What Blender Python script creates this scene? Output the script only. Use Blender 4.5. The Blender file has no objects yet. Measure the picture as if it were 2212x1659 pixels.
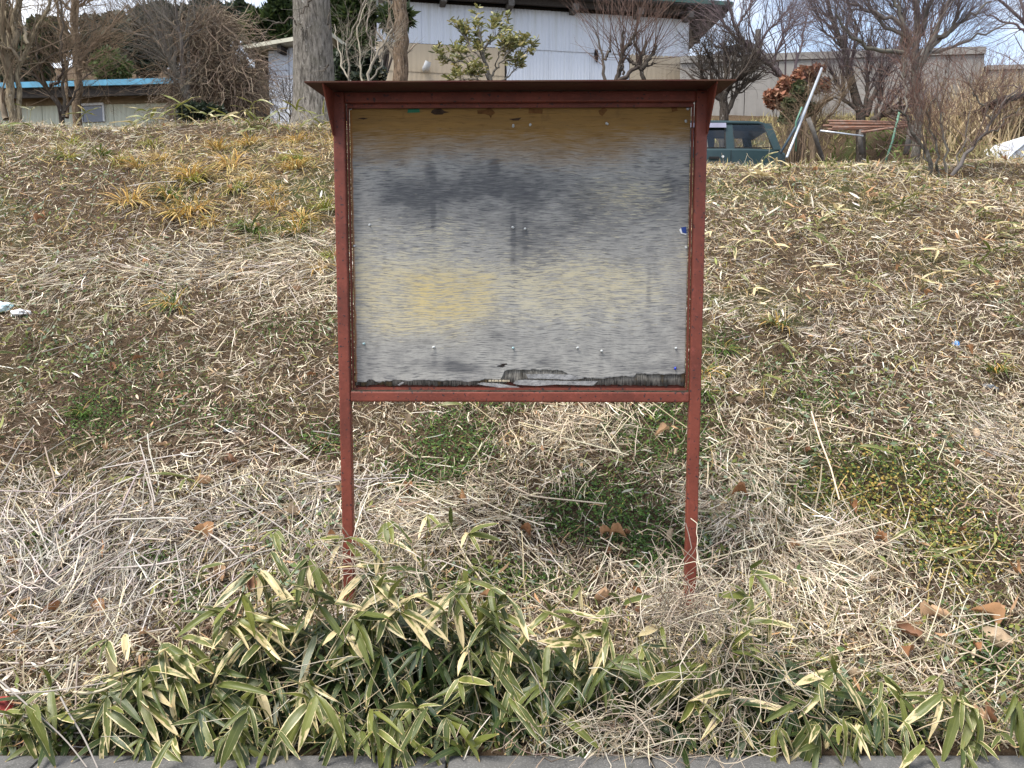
import bpy, bmesh, math, random
import numpy as np
from mathutils import Vector, Matrix
# ------------------------------------------------------------------ camera, sky, sun, exposure
SC = bpy.context.scene
COL = SC.collection
R = math.radians
PITCH = R(6.3); CAMZ = 1.5; F = 1836.0; CX, CY = 1106.0, 829.5      # units of a 2212 x 1659 picture
cam_d = bpy.data.cameras.new('camera'); cam = bpy.data.objects.new('camera', cam_d); COL.objects.link(cam)
cam_d.sensor_width = 36.0; cam_d.lens = F / 2212 * 36.0; cam_d.clip_start = 0.05; cam_d.clip_end = 2000
cam.location = (0, 0, CAMZ); cam.rotation_euler = (R(90) - PITCH, 0, 0)
SC.camera = cam
SUN_EL, SUN_AZ = R(63), R(235)          # azimuth clockwise from +Y (the view direction)
W = bpy.data.worlds.new('World'); SC.world = W; W.use_nodes = True
nt = W.node_tree; nt.nodes.clear()
def wn(t, **k):
    n = nt.nodes.new(t)
    for a, b in k.items(): setattr(n, a, b)
    return n
sky = wn('ShaderNodeTexSky', sky_type='NISHITA', sun_disc=False, sun_elevation=SUN_EL, sun_rotation=SUN_AZ)
sky.air_density = 1.0; sky.dust_density = 1.0; sky.ozone_density = 1.5
tc = wn('ShaderNodeTexCoord'); mp = wn('ShaderNodeMapping'); mp.inputs['Location'].default_value = (0.9, 0.35, 0.2); mp.inputs['Scale'].default_value = (1.5, 1.5, 3.2); mp.inputs['Rotation'].default_value = (0, 0, R(16))
ns = wn('ShaderNodeTexNoise'); ns.inputs['Scale'].default_value = 1.3; ns.inputs['Detail'].default_value = 7; ns.inputs['Roughness'].default_value = 0.55
rmp = wn('ShaderNodeValToRGB'); rmp.color_ramp.elements[0].position = 0.43; rmp.color_ramp.elements[1].position = 0.62; rmp.color_ramp.elements[0].color = (.18, .18, .18, 1)
mixc = wn('ShaderNodeMixRGB'); mixc.inputs[2].default_value = (7.0, 7.15, 7.5, 1)
bg = wn('ShaderNodeBackground'); bg.inputs['Strength'].default_value = 0.13; wo = wn('ShaderNodeOutputWorld')
L = nt.links.new
L(tc.outputs['Generated'], mp.inputs['Vector']); L(mp.outputs[0], ns.inputs['Vector']); L(ns.outputs['Fac'], rmp.inputs[0])
L(rmp.outputs[0], mixc.inputs[0]); L(sky.outputs[0], mixc.inputs[1]); L(mixc.outputs[0], bg.inputs['Color']); L(bg.outputs[0], wo.inputs['Surface'])
sun_d = bpy.data.lights.new('sun', 'SUN'); sun_d.energy = 3.6; sun_d.angle = R(28); sun_d.color = (1, 0.95, 0.87)
sun = bpy.data.objects.new('sun', sun_d); COL.objects.link(sun)
sd = Vector((math.sin(SUN_AZ) * math.cos(SUN_EL), math.cos(SUN_AZ) * math.cos(SUN_EL), math.sin(SUN_EL)))
sun.rotation_euler = sd.to_track_quat('Z', 'Y').to_euler(); sun.location = (0, 0, 30)
SC.view_settings.view_transform = 'Standard'; SC.view_settings.look = 'None'; SC.view_settings.gamma = 1.0
SC.view_settings.exposure = 0.92
SC.view_settings.use_curve_mapping = False
SC.cycles.max_bounces = 4; SC.cycles.diffuse_bounces = 3; SC.cycles.glossy_bounces = 2; SC.cycles.transmission_bounces = 3; SC.cycles.transparent_max_bounces = 8
random.seed(7)
rng = np.random.default_rng(7)

# ------------------------------------------------------------------ picture <-> place
cP, sP = math.cos(PITCH), math.sin(PITCH)
def at(px, py, Y):
    r = (px - CX) / F; d = (py - CY) / F
    dy = cP - d * sP; dz = -sP - d * cP
    k = Y / dy
    return Vector((r * k, Y, CAMZ + dz * k))
def proj(x, y, z):
    h = z - CAMZ; dep = y * cP - h * sP; up = y * sP + h * cP
    return CX + F * x / dep, CY - F * up / dep
def zoomer(x0, y0, s):                   # a detail view's pixels -> 2212-wide picture
    return lambda p: ((x0 + p[0] * s) / 1.82278, (y0 + p[1] * s) / 1.82278)
Z1 = zoomer(0, 0, 0.6103); Z2 = zoomer(1000, 0, 0.6329); Z3 = zoomer(2300, 0, 0.4219); Z4 = zoomer(2700, 0, 0.6022)
Z5 = zoomer(1000, 2000, 0.6173); Z6 = zoomer(2000, 2000, 0.6173); Z7 = zoomer(2700, 2000, 0.6172); Z8 = zoomer(0, 2200, 0.6103)
# ------------------------------------------------------------------ value noise
def hash2(i, j, s):
    n = (i.astype(np.int64) * 374761393 + j.astype(np.int64) * 668265263 + s * 974634777) & 0xFFFFFFFF
    n = ((n ^ (n >> 13)) * 1274126177) & 0xFFFFFFFF
    return ((n ^ (n >> 16)) & 0xFFFF) / 65535.0
def vnoise(x, y, s=0):
    xi, yi = np.floor(x), np.floor(y); fx, fy = x - xi, y - yi
    fx = fx * fx * (3 - 2 * fx); fy = fy * fy * (3 - 2 * fy)
    a = hash2(xi, yi, s); b = hash2(xi + 1, yi, s); c = hash2(xi, yi + 1, s); d = hash2(xi + 1, yi + 1, s)
    return (a * (1 - fx) + b * fx) * (1 - fy) + (c * (1 - fx) + d * fx) * fy
def fbm(x, y, s=0, o=3):
    t = 0; a = 0.5
    for k in range(o):
        t = t + a * vnoise(x * 2 ** k, y * 2 ** k, s + k); a *= 0.5
    return t / (1 - 0.5 ** o)
def sstep(a, b, x):
    t = np.clip((x - a) / (b - a), 0, 1); return t * t * (3 - 2 * t)
# ------------------------------------------------------------------ the lie of the land
PL = ([2.39, 2.55, 3.03, 4, 5, 7, 8, 8.6, 12, 16, 20, 24, 30, 60, 400], [.12, .155, .35, .87, 1.44, 2.60, 3.00, 3.06, 3.02, 3.2, 4.6, 6.6, 9.0, 16, 30])
PA = ([2.39, 2.55, 3.03, 4, 5, 7, 7.6, 8.2, 9.5, 12, 14, 17, 20, 24, 30, 60, 400], [.12, .155, .35, .85, 1.40, 2.36, 2.57, 2.64, 2.55, 2.5, 2.6, 4.2, 5.4, 6.8, 8, 14, 30])
PB = ([2.39, 2.55, 3.03, 4, 5, 7, 7.6, 8.2, 9.5, 12, 16, 20, 24, 30, 60, 400], [.12, .155, .35, .85, 1.40, 2.36, 2.57, 2.66, 2.85, 3.4, 4.5, 5.4, 6.8, 8, 14, 30])
def ground_h(x, y):
    x = np.asarray(x, float); y = np.asarray(y, float)
    l = np.interp(y, *PL); a = np.interp(y, *PA); b = np.interp(y, *PB)
    wl = sstep(1.2, -1.2, x); wb = sstep(4.9, 6.2, x)
    h = l * wl + (1 - wl) * (a * (1 - wb) + b * wb)
    far = sstep(2.4, 3.0, y)
    bump = (fbm(x * 1.1, y * 1.1, 3) - .5) * .16 + (fbm(x * 4, y * 4, 9) - .5) * .07
    return h + bump * (0.15 + .85 * far) * (1 + 0.0 * x)
GYS = np.concatenate([np.arange(2.39, 10, .01), np.arange(10, 30, .1)])
def gpt(px, py):                          # a pixel on the bank -> point on the ground
    r = (px - CX) / F; d = (py - CY) / F; k = GYS / (cP - d * sP)
    hit = CAMZ + (-sP - d * cP) * k <= ground_h(r * k, GYS)
    return at(px, py, float(GYS[np.argmax(hit)]) if hit.any() else 9.0)
# ------------------------------------------------------------------ mesh helpers
def new_mesh(name, V, faces, col=None, uv=None, smooth=False, mats=None, midx=None):
    me = bpy.data.meshes.new(name)
    V = np.asarray(V, np.float32).reshape(-1, 3)
    if not isinstance(faces, (list, tuple)): faces = [faces]
    faces = [np.asarray(f, np.int32) for f in faces if len(f)]
    me.vertices.add(len(V)); me.vertices.foreach_set('co', V.ravel())
    lv = np.concatenate([f.ravel() for f in faces]); tot = np.concatenate([np.full(len(f), f.shape[1], np.int32) for f in faces])
    st = np.concatenate([[0], np.cumsum(tot)[:-1]]).astype(np.int32)
    me.loops.add(len(lv)); me.loops.foreach_set('vertex_index', lv)
    me.polygons.add(len(tot)); me.polygons.foreach_set('loop_start', st); me.polygons.foreach_set('loop_total', tot)
    if smooth: me.polygons.foreach_set('use_smooth', np.ones(len(tot), bool))
    if midx is not None: me.polygons.foreach_set('material_index', np.asarray(midx, np.int32))
    me.update(calc_edges=True)
    if col is not None:
        a = me.color_attributes.new('col', 'FLOAT_COLOR', 'POINT')
        c = np.ones((len(V), 4), np.float32); c[:, :3] = np.asarray(col).reshape(-1, 3); a.data.foreach_set('color', c.ravel())
    if uv is not None:
        u = me.uv_layers.new(name='UVMap'); u.data.foreach_set('uv', np.asarray(uv, np.float32)[lv].ravel())
    for m in (mats or []): me.materials.append(m)
    return me
def obj(name, me, parent=None, mat=None, loc=None, label=None, cat=None, group=None, kind=None):
    if mat is not None: me.materials.append(mat)
    o = bpy.data.objects.new(name, me); COL.objects.link(o)
    if parent is not None: o.parent = parent
    if loc is not None: o.location = loc
    tag(o, label, cat, group, kind)
    return o
def tag(o, label=None, cat=None, group=None, kind=None):
    if label: o['label'] = label
    if cat: o['category'] = cat
    if group: o['group'] = group
    if kind: o['kind'] = kind
    return o
def empty(name, loc=(0, 0, 0), label=None, cat=None, group=None):
    o = bpy.data.objects.new(name, None); COL.objects.link(o); o.location = loc; o.empty_display_size = .1
    return tag(o, label, cat, group)
class MB:
    """collects boxes, quads and tubes for one mesh"""
    def __init__(s): s.v = []; s.f = []
    def add(s, V, Fs):
        b = len(s.v); s.v += [tuple(v) for v in V]; s.f += [tuple(i + b for i in f) for f in Fs]; return s
    def box(s, x0, x1, y0, y1, z0, z1, M=None):
        V = [Vector((x, y, z)) for z in (z0, z1) for y in (y0, y1) for x in (x0, x1)]
        if M is not None: V = [M @ v for v in V]
        return s.add(V, [(0, 2, 3, 1), (4, 5, 7, 6), (0, 1, 5, 4), (2, 6, 7, 3), (0, 4, 6, 2), (1, 3, 7, 5)])
    def tube(s, pts, r, n=8, cap=True):
        pts = [Vector(p) for p in pts]; rs = r if isinstance(r, (list, tuple)) else [r] * len(pts)
        V = []; Fs = []
        ref = None
        for i, p in enumerate(pts):
            t = (pts[min(i + 1, len(pts) - 1)] - pts[max(i - 1, 0)]).normalized()
            if ref is None: ref = Vector((0, 0, 1)) if abs(t.z) < .9 else Vector((1, 0, 0))
            a = (ref - t * ref.dot(t)).normalized(); b = t.cross(a); ref = a
            for k in range(n):
                q = 2 * math.pi * k / n; V.append(p + (a * math.cos(q) + b * math.sin(q)) * rs[i])
        for i in range(len(pts) - 1):
            for k in range(n):
                Fs.append((i * n + k, i * n + (k + 1) % n, (i + 1) * n + (k + 1) % n, (i + 1) * n + k))
        if cap: Fs.append(tuple(range(n))[::-1]); Fs.append(tuple(range((len(pts) - 1) * n, len(pts) * n)))
        return s.add(V, Fs)
    def prism(s, poly, axis, a0, a1):
        n = len(poly); V = []
        for a in (a0, a1):
            for (p, q) in poly: V.append({'x': (a, p, q), 'y': (p, a, q), 'z': (p, q, a)}[axis])
        Fs = [tuple(range(n))[::-1], tuple(range(n, 2 * n))] + [(i, (i + 1) % n, n + (i + 1) % n, n + i) for i in range(n)]
        return s.add(V, Fs)
    def mesh(s, name, smooth=False, bevel=0, seg=2):
        me = bpy.data.meshes.new(name); me.from_pydata(s.v, [], s.f)
        bm = bmesh.new(); bm.from_mesh(me); bmesh.ops.recalc_face_normals(bm, faces=bm.faces)
        if bevel: bmesh.ops.bevel(bm, geom=list(bm.edges), offset=bevel, segments=seg, affect='EDGES', profile=.6, clamp_overlap=True)
        bm.to_mesh(me); bm.free()
        if smooth:
            for p in me.polygons: p.use_smooth = True
        me.update(); return me
    def build(s, name, mat, parent=None, smooth=False, bevel=0, seg=2, **k): return obj(name, s.mesh(name, smooth, bevel, seg), parent, mat, **k)

def strands(P, Rr, sides=2, side=None, col=None, colvar=.12, tipcol=None):
    """P (N,K,3) centre lines, Rr (N,K) radii -> verts, quads, colours"""
    N, K, _ = P.shape
    T = np.empty_like(P); T[:, 1:-1] = P[:, 2:] - P[:, :-2]; T[:, 0] = P[:, 1] - P[:, 0]; T[:, -1] = P[:, -1] - P[:, -2]
    T /= np.linalg.norm(T, axis=2, keepdims=True) + 1e-9
    if side is None:
        side = rng.normal(size=(N, 3))
    a = side[:, None, :] - T * (T * side[:, None, :]).sum(2, keepdims=True)
    a /= np.linalg.norm(a, axis=2, keepdims=True) + 1e-9
    b = np.cross(T, a)
    if sides == 2:
        V = np.stack([P - a * Rr[..., None], P + a * Rr[..., None]], 2)
    else:
        q = np.arange(sides) * 2 * np.pi / sides
        V = P[:, :, None, :] + (a[:, :, None, :] * np.cos(q)[None, None, :, None] + b[:, :, None, :] * np.sin(q)[None, None, :, None]) * Rr[..., None, None]
    S = 2 if sides == 2 else sides
    idx = np.arange(N * K * S).reshape(N, K, S)
    if sides == 2:
        Q = np.stack([idx[:, :-1, 0], idx[:, :-1, 1], idx[:, 1:, 1], idx[:, 1:, 0]], -1).reshape(-1, 4)
    else:
        nx = np.roll(idx, -1, 2)
        Q = np.stack([idx[:, :-1], nx[:, :-1], nx[:, 1:], idx[:, 1:]], -1).reshape(-1, 4)
    C = None
    if col is not None:
        c = np.asarray(col, float)
        if c.ndim == 1: c = np.tile(c, (N, 1))
        c = c * (1 + rng.normal(size=(N, 1)) * colvar) * (1 + rng.normal(size=(N, 3)) * colvar * .15)
        C = np.repeat(c[:, None, :], K, 1)
        if tipcol is not None:
            w = (np.linspace(0, 1, K) ** 1.5)[None, :, None]; C = C * (1 - w) + np.asarray(tipcol)[None, None, :] * w
        C = np.clip(np.repeat(C[:, :, None, :], S, 2), 0.003, .95).reshape(-1, 3)
    return V.reshape(-1, 3), Q, C
class Bag:
    """joins several strand batches into one mesh"""
    def __init__(s): s.V = []; s.Q = []; s.C = []; s.n = 0
    def add(s, V, Q, C):
        if len(V) == 0: return
        s.V.append(V); s.Q.append(np.asarray(Q) + s.n); s.C.append(C); s.n += len(V)
    def mesh(s, name, smooth=False):
        qs = [q for q in s.Q if q.shape[1] == 4]; ts = [q for q in s.Q if q.shape[1] == 3]
        fl = ([np.concatenate(qs)] if qs else []) + ([np.concatenate(ts)] if ts else [])
        return new_mesh(name, np.concatenate(s.V), fl, np.concatenate(s.C), smooth=smooth)
def walk(P0, D, Ln, K, curl=.2, grav=0.0):
    """random-walk centre lines from P0 (N,3) in direction D, length Ln (N,)"""
    N = len(P0); P = np.empty((N, K, 3)); P[:, 0] = P0; d = D.copy()
    for k in range(1, K):
        d = d + rng.normal(size=(N, 3)) * curl; d[:, 2] -= grav
        d /= np.linalg.norm(d, axis=1, keepdims=True) + 1e-9
        P[:, k] = P[:, k - 1] + d * (Ln / (K - 1))[:, None]
    return P
# ------------------------------------------------------------------ materials
def mat_new(name):
    m = bpy.data.materials.new(name); m.use_nodes = True; t = m.node_tree; t.nodes.clear()
    return m, t
class NT:
    def __init__(s, t): s.t = t
    def n(s, typ, ins=None, **k):
        n = s.t.nodes.new(typ)
        for a, b in k.items(): setattr(n, a, b)
        for a, b in (ins or {}).items():
            sk = n.inputs[a]
            if isinstance(b, bpy.types.NodeSocket): s.t.links.new(b, sk)
            else: sk.default_value = b
        return n
    def math(s, op, a, b=0.0, c=None, clamp=False):
        n = s.t.nodes.new('ShaderNodeMath'); n.operation = op; n.use_clamp = clamp
        for i, v in enumerate((a, b, c)):
            if v is None: continue
            if isinstance(v, bpy.types.NodeSocket): s.t.links.new(v, n.inputs[i])
            else: n.inputs[i].default_value = v
        return n.outputs[0]
    def mix(s, f, a, b, bt='MIX'):
        n = s.t.nodes.new('ShaderNodeMixRGB'); n.blend_type = bt
        for i, v in enumerate((f, a, b)):
            if isinstance(v, bpy.types.NodeSocket): s.t.links.new(v, n.inputs[i])
            elif i == 0: n.inputs[0].default_value = v
            else: n.inputs[i].default_value = tuple(v) + (1,) if len(v) == 3 else v
        return n.outputs[0]
    def ramp(s, f, p0, p1, c0=(0, 0, 0), c1=(1, 1, 1)):
        n = s.t.nodes.new('ShaderNodeValToRGB'); e = n.color_ramp.elements
        e[0].position = p0; e[1].position = p1; e[0].color = tuple(c0) + (1,); e[1].color = tuple(c1) + (1,)
        s.t.links.new(f, n.inputs[0]); return n.outputs[0]
    def noise(s, scale, detail=4, rough=.55, vec=None, sc3=None, loc=(0, 0, 0), out='Fac', dist=0.0):
        if sc3 is not None:
            m = s.t.nodes.new('ShaderNodeMapping'); m.inputs['Scale'].default_value = sc3; m.inputs['Location'].default_value = loc
            s.t.links.new(vec, m.inputs['Vector']); vec = m.outputs[0]
        n = s.t.nodes.new('ShaderNodeTexNoise'); n.inputs['Scale'].default_value = scale; n.inputs['Detail'].default_value = detail; n.inputs['Roughness'].default_value = rough
        n.inputs['Distortion'].default_value = dist
        if vec is not None: s.t.links.new(vec, n.inputs['Vector'])
        return n.outputs[out]
    def out(s, sh):
        o = s.t.nodes.new('ShaderNodeOutputMaterial'); s.t.links.new(sh, o.inputs['Surface'])
    def bsdf(s, col, rough=.7, spec=.3, normal=None, metal=0.0):
        b = s.t.nodes.new('ShaderNodeBsdfPrincipled')
        for k, v in (('Base Color', col), ('Roughness', rough), ('Specular IOR Level', spec), ('Metallic', metal)):
            if isinstance(v, bpy.types.NodeSocket): s.t.links.new(v, b.inputs[k])
            else: b.inputs[k].default_value = tuple(v) + (1,) if k == 'Base Color' else v
        if normal is not None: s.t.links.new(normal, b.inputs['Normal'])
        return b.outputs[0]
    def bump(s, h, st=.3, d=.01):
        return s.n('ShaderNodeBump', {'Height': h, 'Strength': st, 'Distance': d}).outputs[0]
def m_attr(name, rough=.75, spec=.2, transl=0.0):
    m, t = mat_new(name); N = NT(t)
    c = N.n('ShaderNodeAttribute', attribute_name='col').outputs['Color']
    sh = N.bsdf(c, rough, spec)
    if transl:
        tr = N.n('ShaderNodeBsdfTranslucent', {'Color': c}).outputs[0]
        sh = N.n('ShaderNodeMixShader', {0: transl, 1: sh, 2: tr}).outputs[0]
    N.out(sh); return m
def m_plain(name, col, rough=.6, spec=.3, var=.25, scale=6.0, col2=None, bump=.15, metal=0.0, bs=60.0):
    m, t = mat_new(name); N = NT(t)
    v = N.n('ShaderNodeTexCoord').outputs['Object']
    f = N.noise(scale, 6, .6, v)
    c2 = col2 or tuple(x * (1 - var) for x in col); c1 = tuple(min(1, x * (1 + var)) for x in col)
    c = N.mix(N.ramp(f, .35, .68), c1, c2)
    nb = N.bump(N.noise(bs, 4, .6, v), bump, .01) if bump else None
    N.out(N.bsdf(c, rough, spec, nb, metal)); return m
M = {}
M['straw'] = m_attr('straw', .7, .25, .12)
M['leaflitter'] = m_attr('leaflitter', .65, .3, .2)
M['moss'] = m_attr('moss', .7, .25, .25)
M['bark'] = m_attr('bark', .9, .1)
M['foliage'] = m_attr('foliage', .5, .35, .25)
# ------------------------------------------------------------------ ground, kerb, road
def spaced(parts):
    out = []
    for a, b, s in parts:
        n = max(1, int(round((b - a) / s))); out += list(np.linspace(a, b, n, endpoint=False))
    return np.array(out + [parts[-1][1]])
gx = spaced([(-300, -60, 30), (-60, -16, 3), (-16, -6, .4), (-6, 6, .085), (6, 16, .4), (16, 60, 3), (60, 300, 30)])
gy = spaced([(2.39, 9.2, .07), (9.2, 20, .3), (20, 60, 2), (60, 400, 34)])
GX, GY = np.meshgrid(gx, gy); GZ = ground_h(GX, GY)
GZ[0, :] = .117
nx_, ny_ = len(gx), len(gy); ii = np.arange(nx_ * ny_).reshape(ny_, nx_)
GQ = np.stack([ii[:-1, :-1], ii[:-1, 1:], ii[1:, 1:], ii[1:, :-1]], -1).reshape(-1, 4)
m, t = mat_new('soil'); N = NT(t); v = N.n('ShaderNodeTexCoord').outputs['Object']
c = N.mix(N.ramp(N.noise(2.2, 6, .6, v), .35, .65), (.075, .050, .031), (.12, .082, .05))
c = N.mix(N.ramp(N.noise(55, 5, .7, v), .45, .62), c, (.055, .038, .024))
c = N.mix(N.ramp(N.noise(130, 4, .7, v), .58, .68), c, (.24, .19, .13))
c = N.mix(N.ramp(N.noise(1.1, 5, .6, v, (1, 1, 1), (4, 2, 0)), .55, .70), c, (.07, .085, .03))
N.out(N.bsdf(c, .95, .1, N.bump(N.noise(90, 6, .7, v), .9, .03))); M['soil'] = m
obj('ground', new_mesh('ground', np.stack([GX, GY, GZ], -1), GQ, smooth=True), mat=m, kind='structure')
m, t = mat_new('concrete_kerb'); N = NT(t); v = N.n('ShaderNodeTexCoord').outputs['Object']
c = N.mix(N.ramp(N.noise(3, 6, .65, v), .3, .7), (.125, .123, .118), (.07, .069, .067))
c = N.mix(N.ramp(N.noise(160, 3, .6, v), .52, .66), c, (.17, .165, .16)); c = N.mix(N.ramp(N.noise(14, 6, .7, v), .58, .7), c, (.06, .06, .052))
N.out(N.bsdf(c, .9, .2, N.bump(N.noise(220, 4, .7, v), .5, .004))); M['kerbm'] = m
kerb = empty('kerb', (0, 2.31, 0)); tag(kerb, kind='structure')
kme = MB().box(-.2975, .2975, -.075, .078, -.1, .13).mesh('kerb_stone', bevel=.012)
for k in range(-12, 13):
    obj('kerb_stone', kme, kerb, M['kerbm'] if k == -12 else None, loc=(k * .6 + .11, 0, 0))
m, t = mat_new('asphalt'); N = NT(t); v = N.n('ShaderNodeTexCoord').outputs['Object']
c = N.mix(N.noise(400, 3, .6, v), (.03, .03, .032), (.08, .078, .075)); N.out(N.bsdf(c, .9, .25, N.bump(N.noise(500, 3, .6, v), .6, .005)))
obj('road', new_mesh('road', [(-300, -60, 0), (300, -60, 0), (300, 2.25, 0), (-300, 2.25, 0)], np.array([[0, 1, 2, 3]])), mat=m, kind='structure')

# ------------------------------------------------------------------ notice board
m, t = mat_new('red_paint'); N = NT(t); v = N.n('ShaderNodeTexCoord').outputs['Object']
c = N.mix(N.ramp(N.noise(6, 7, .7, v), .38, .62), (.205, .050, .030), (.130, .032, .020))
c = N.mix(N.ramp(N.noise(40, 5, .7, v), .55, .75), c, (.26, .066, .046))
c = N.mix(N.ramp(N.noise(75, 2, .5, v), .63, .66), c, (.045, .022, .022))
c = N.mix(N.math('MULTIPLY', N.ramp(N.noise(13, 6, .75, v, (1, 1, .5), (3, 1, 7)), .60, .68), .8), c, (.095, .038, .024))
N.out(N.bsdf(c, N.math('ADD', N.math('MULTIPLY', N.noise(30, 4, .6, v), .3), .38), .35, N.bump(N.noise(120, 4, .6, v), .25, .002))); M['red'] = m
m, t = mat_new('rusty_roof_paint'); N = NT(t); v = N.n('ShaderNodeTexCoord').outputs['Object']
c = N.mix(N.ramp(N.noise(7, 6, .65, v), .4, .62), (.07, .018, .014), (.075, .034, .02))
N.out(N.bsdf(c, .75, .2, N.bump(N.noise(90, 4, .6, v), .4, .003))); M['roofred'] = m
M['dirt'] = m_plain('ledge_dirt', (.05, .04, .03), .95, .1, .5, 60, bump=.6)
YAW = R(-1.07); BX, BY = .026, 3.0                   # board: local x along, y away from the road, z up
nb = empty('notice_board', (BX, BY, 0), 'weathered plywood notice board in a dark red steel frame with small roof', 'notice board')
nb.rotation_euler = (0, 0, YAW)
HW = .644; PW = .04
def bp(px, py, dy=.045):                             # picture pixel -> local (x, z) on the panel
    p = at(px, py, BY + dy); return (p.x - BX) / math.cos(YAW) , p.z + 0.0 - (p.x - BX) * 0
for s in (-1, 1):
    a, b = (-HW, -HW + PW) if s < 0 else (HW - PW, HW)
    MB().box(a, b, 0, PW, .1, 2.178).build('post', M['red'], nb, bevel=.006, seg=3)
MB().box(-HW + PW + .0005, HW - PW - .0005, .001, PW - .001, 1.103, 1.141).build('bottom_rail', M['red'], nb, bevel=.007, seg=3)
MB().box(-HW + PW + .0005, HW - PW - .0005, .002, PW - .002, 2.142, 2.177).build('top_rail', M['red'], nb, bevel=.005, seg=3)
# roof sheet: thin, slightly falling to the front, folded edge
rf = MB(); rf.add([(-.70, -.155, 2.172), (.70, -.155, 2.172), (.70, .20, 2.192), (-.70, .20, 2.192), (-.70, -.155, 2.1765), (.70, -.155, 2.1765), (.70, .20, 2.1965), (-.70, .20, 2.1965)],
                  [(0, 3, 2, 1), (4, 5, 6, 7), (0, 1, 5, 4), (1, 2, 6, 5), (2, 3, 7, 6), (3, 0, 4, 7)])
roof = rf.build('roof', M['roofred'], nb)
for s in (-1, 1):
    x = s * (HW - .003)
    MB().prism([(-.150, 2.1705), (-.001, 2.178), (-.001, 2.03), (-.012, 2.03)], 'x', x - .0025, x + .0025).build('side_bracket', M['red'], nb)
    MB().prism([(.041, 2.178), (.19, 2.188), (.052, 2.03), (.041, 2.03)], 'x', x - .0025, x + .0025).build('rear_bracket', M['red'], nb)
# angle-iron frame that holds the panel: front lip seen as thin red lines
for s in (-1, 1):
    x0, x1 = sorted((s * (HW - PW), s * (HW - PW - .003)))
    fr = MB().box(x0 - .0, x1, PW + .001, PW + .03, 1.143, 2.14); fr.build('frame_side', M['red'], nb)
    x0, x1 = sorted((s * (HW - PW - .0035), s * (HW - PW - .0075))); MB().box(x0, x1, .026, .05, 1.146, 2.139).build('frame_lip', M['red'], nb)
MB().box(-.60, .60, .030, .034, 1.143, 1.152).build('bottom_lip', M['red'], nb)
MB().box(-.598, .598, .028, .034, 2.128, 2.1415).build('top_lip', M['red'], nb)
MB().box(-.60, .60, .0035, .029, 1.1395, 1.1435).build('ledge_dirt', M['dirt'], nb)
MB().box(-.598, .598, .062, .066, 1.143, 1.20).build('back_angle', M['red'], nb)
# panel --------------------------------------------------------------
PX0, PX1, PZ0, PZ1 = -.594, .594, 1.150, 2.134
def brk(us, zs): return lambda x: np.interp(x, us, zs)
# bottom edge of the face veneer, from the photo (px, py)
fe = [(762, 826), (790, 826), (800, 820), (815, 827), (850, 822), (880, 824), (905, 821), (940, 823), (985, 823), (1010, 826), (1030, 824), (1050, 819), (1080, 822), (1084, 816), (1090, 801), (1100, 799), (1150, 799), (1190, 800), (1215, 801), (1225, 808), (1250, 816), (1300, 818), (1345, 812), (1370, 815), (1372, 806), (1400, 808), (1460, 809), (1478, 806), (1483, 808), (1490, 808)]
FU, FZ = zip(*[bp(x, y) for x, y in fe])
ce = [(762, 834), (800, 834), (830, 831), (838, 835), (880, 832), (950, 834), (1010, 833), (1080, 834), (1095, 826), (1112, 826), (1113, 833), (1135, 829), (1200, 832), (1260, 833), (1320, 831), (1400, 833), (1460, 832), (1490, 834)]
CU, CZ = zip(*[bp(x, y) for x, y in ce])
FU, FZ, CU, CZ = map(np.array, (FU, FZ, CU, CZ))
def ply_sheet(name, U, Zb, y0, nx, nz, jag, seed, thick):
    xs = np.linspace(PX0, PX1, nx)
    zb = np.interp(xs, U, Zb) + (vnoise(xs * 160, xs * 0, seed) - .5) * jag
    w = np.linspace(0, 1, nz) ** 1.0
    X = np.repeat(xs[None, :], nz, 0); Zg = zb[None, :] * (1 - w[:, None]) + PZ1 * w[:, None]
    Yg = np.full_like(X, y0)
    # veneer lifting off towards its torn bottom edge
    if seed == 1:
        lift = sstep(.055, 0.0, Zg - zb[None, :]) * (fbm(X * 14, X * 0 + 3, 8) - .35) * .014
        Yg = Yg - np.clip(lift, -.001, .012)
    V = np.concatenate([np.stack([X, Yg, Zg], -1).reshape(-1, 3), np.stack([X, Yg + thick, Zg], -1).reshape(-1, 3)])
    i = np.arange(nx * nz).reshape(nz, nx); o = nx * nz
    Q = [np.stack([i[:-1, :-1], i[:-1, 1:], i[1:, 1:], i[1:, :-1]], -1).reshape(-1, 4), np.stack([i[:-1, :-1], i[1:, :-1], i[1:, 1:], i[:-1, 1:]], -1).reshape(-1, 4) + o]
    ring = [i[0, :], i[-1, ::-1]]
    for r_ in ring: Q.append(np.stack([r_[:-1], r_[:-1] + o, r_[1:] + o, r_[1:]], -1))
    for c_ in (i[::-1, 0], i[:, -1]): Q.append(np.stack([c_[:-1], c_[:-1] + o, c_[1:] + o, c_[1:]], -1))
    return V, Q, X, Zg
V, Q, X, Zg = ply_sheet('face', FU, FZ, .045, 300, 230, .004, 1, .0022)
def blob(px, py, rx, ry, p=2.0):
    x, z = bp(px, py); sx = rx / F * 3.0; sz = ry / F * 3.0
    return np.exp(-(np.abs((X - x) / sx) ** p + np.abs((Zg - z) / sz) ** p))
def zpix(py): return bp(1106, py)[1]
nz1 = fbm(X * 9, Zg * 14, 21, 4) - .5; nz2 = fbm(X * 26, Zg * 60, 31, 3) - .5; nz3 = fbm(X * 4, Zg * 4, 41, 3) - .5
zz = Zg + nz1 * .05 + nz2 * .012
FRESH_SHADE = sstep(zpix(400), zpix(262), zz + .012 * np.sin(X * 5 + 1.2)) * .85 + .15 * sstep(zpix(300), zpix(240), zz)  # less weathered top band; also carries the roof's shade painted into it
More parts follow.
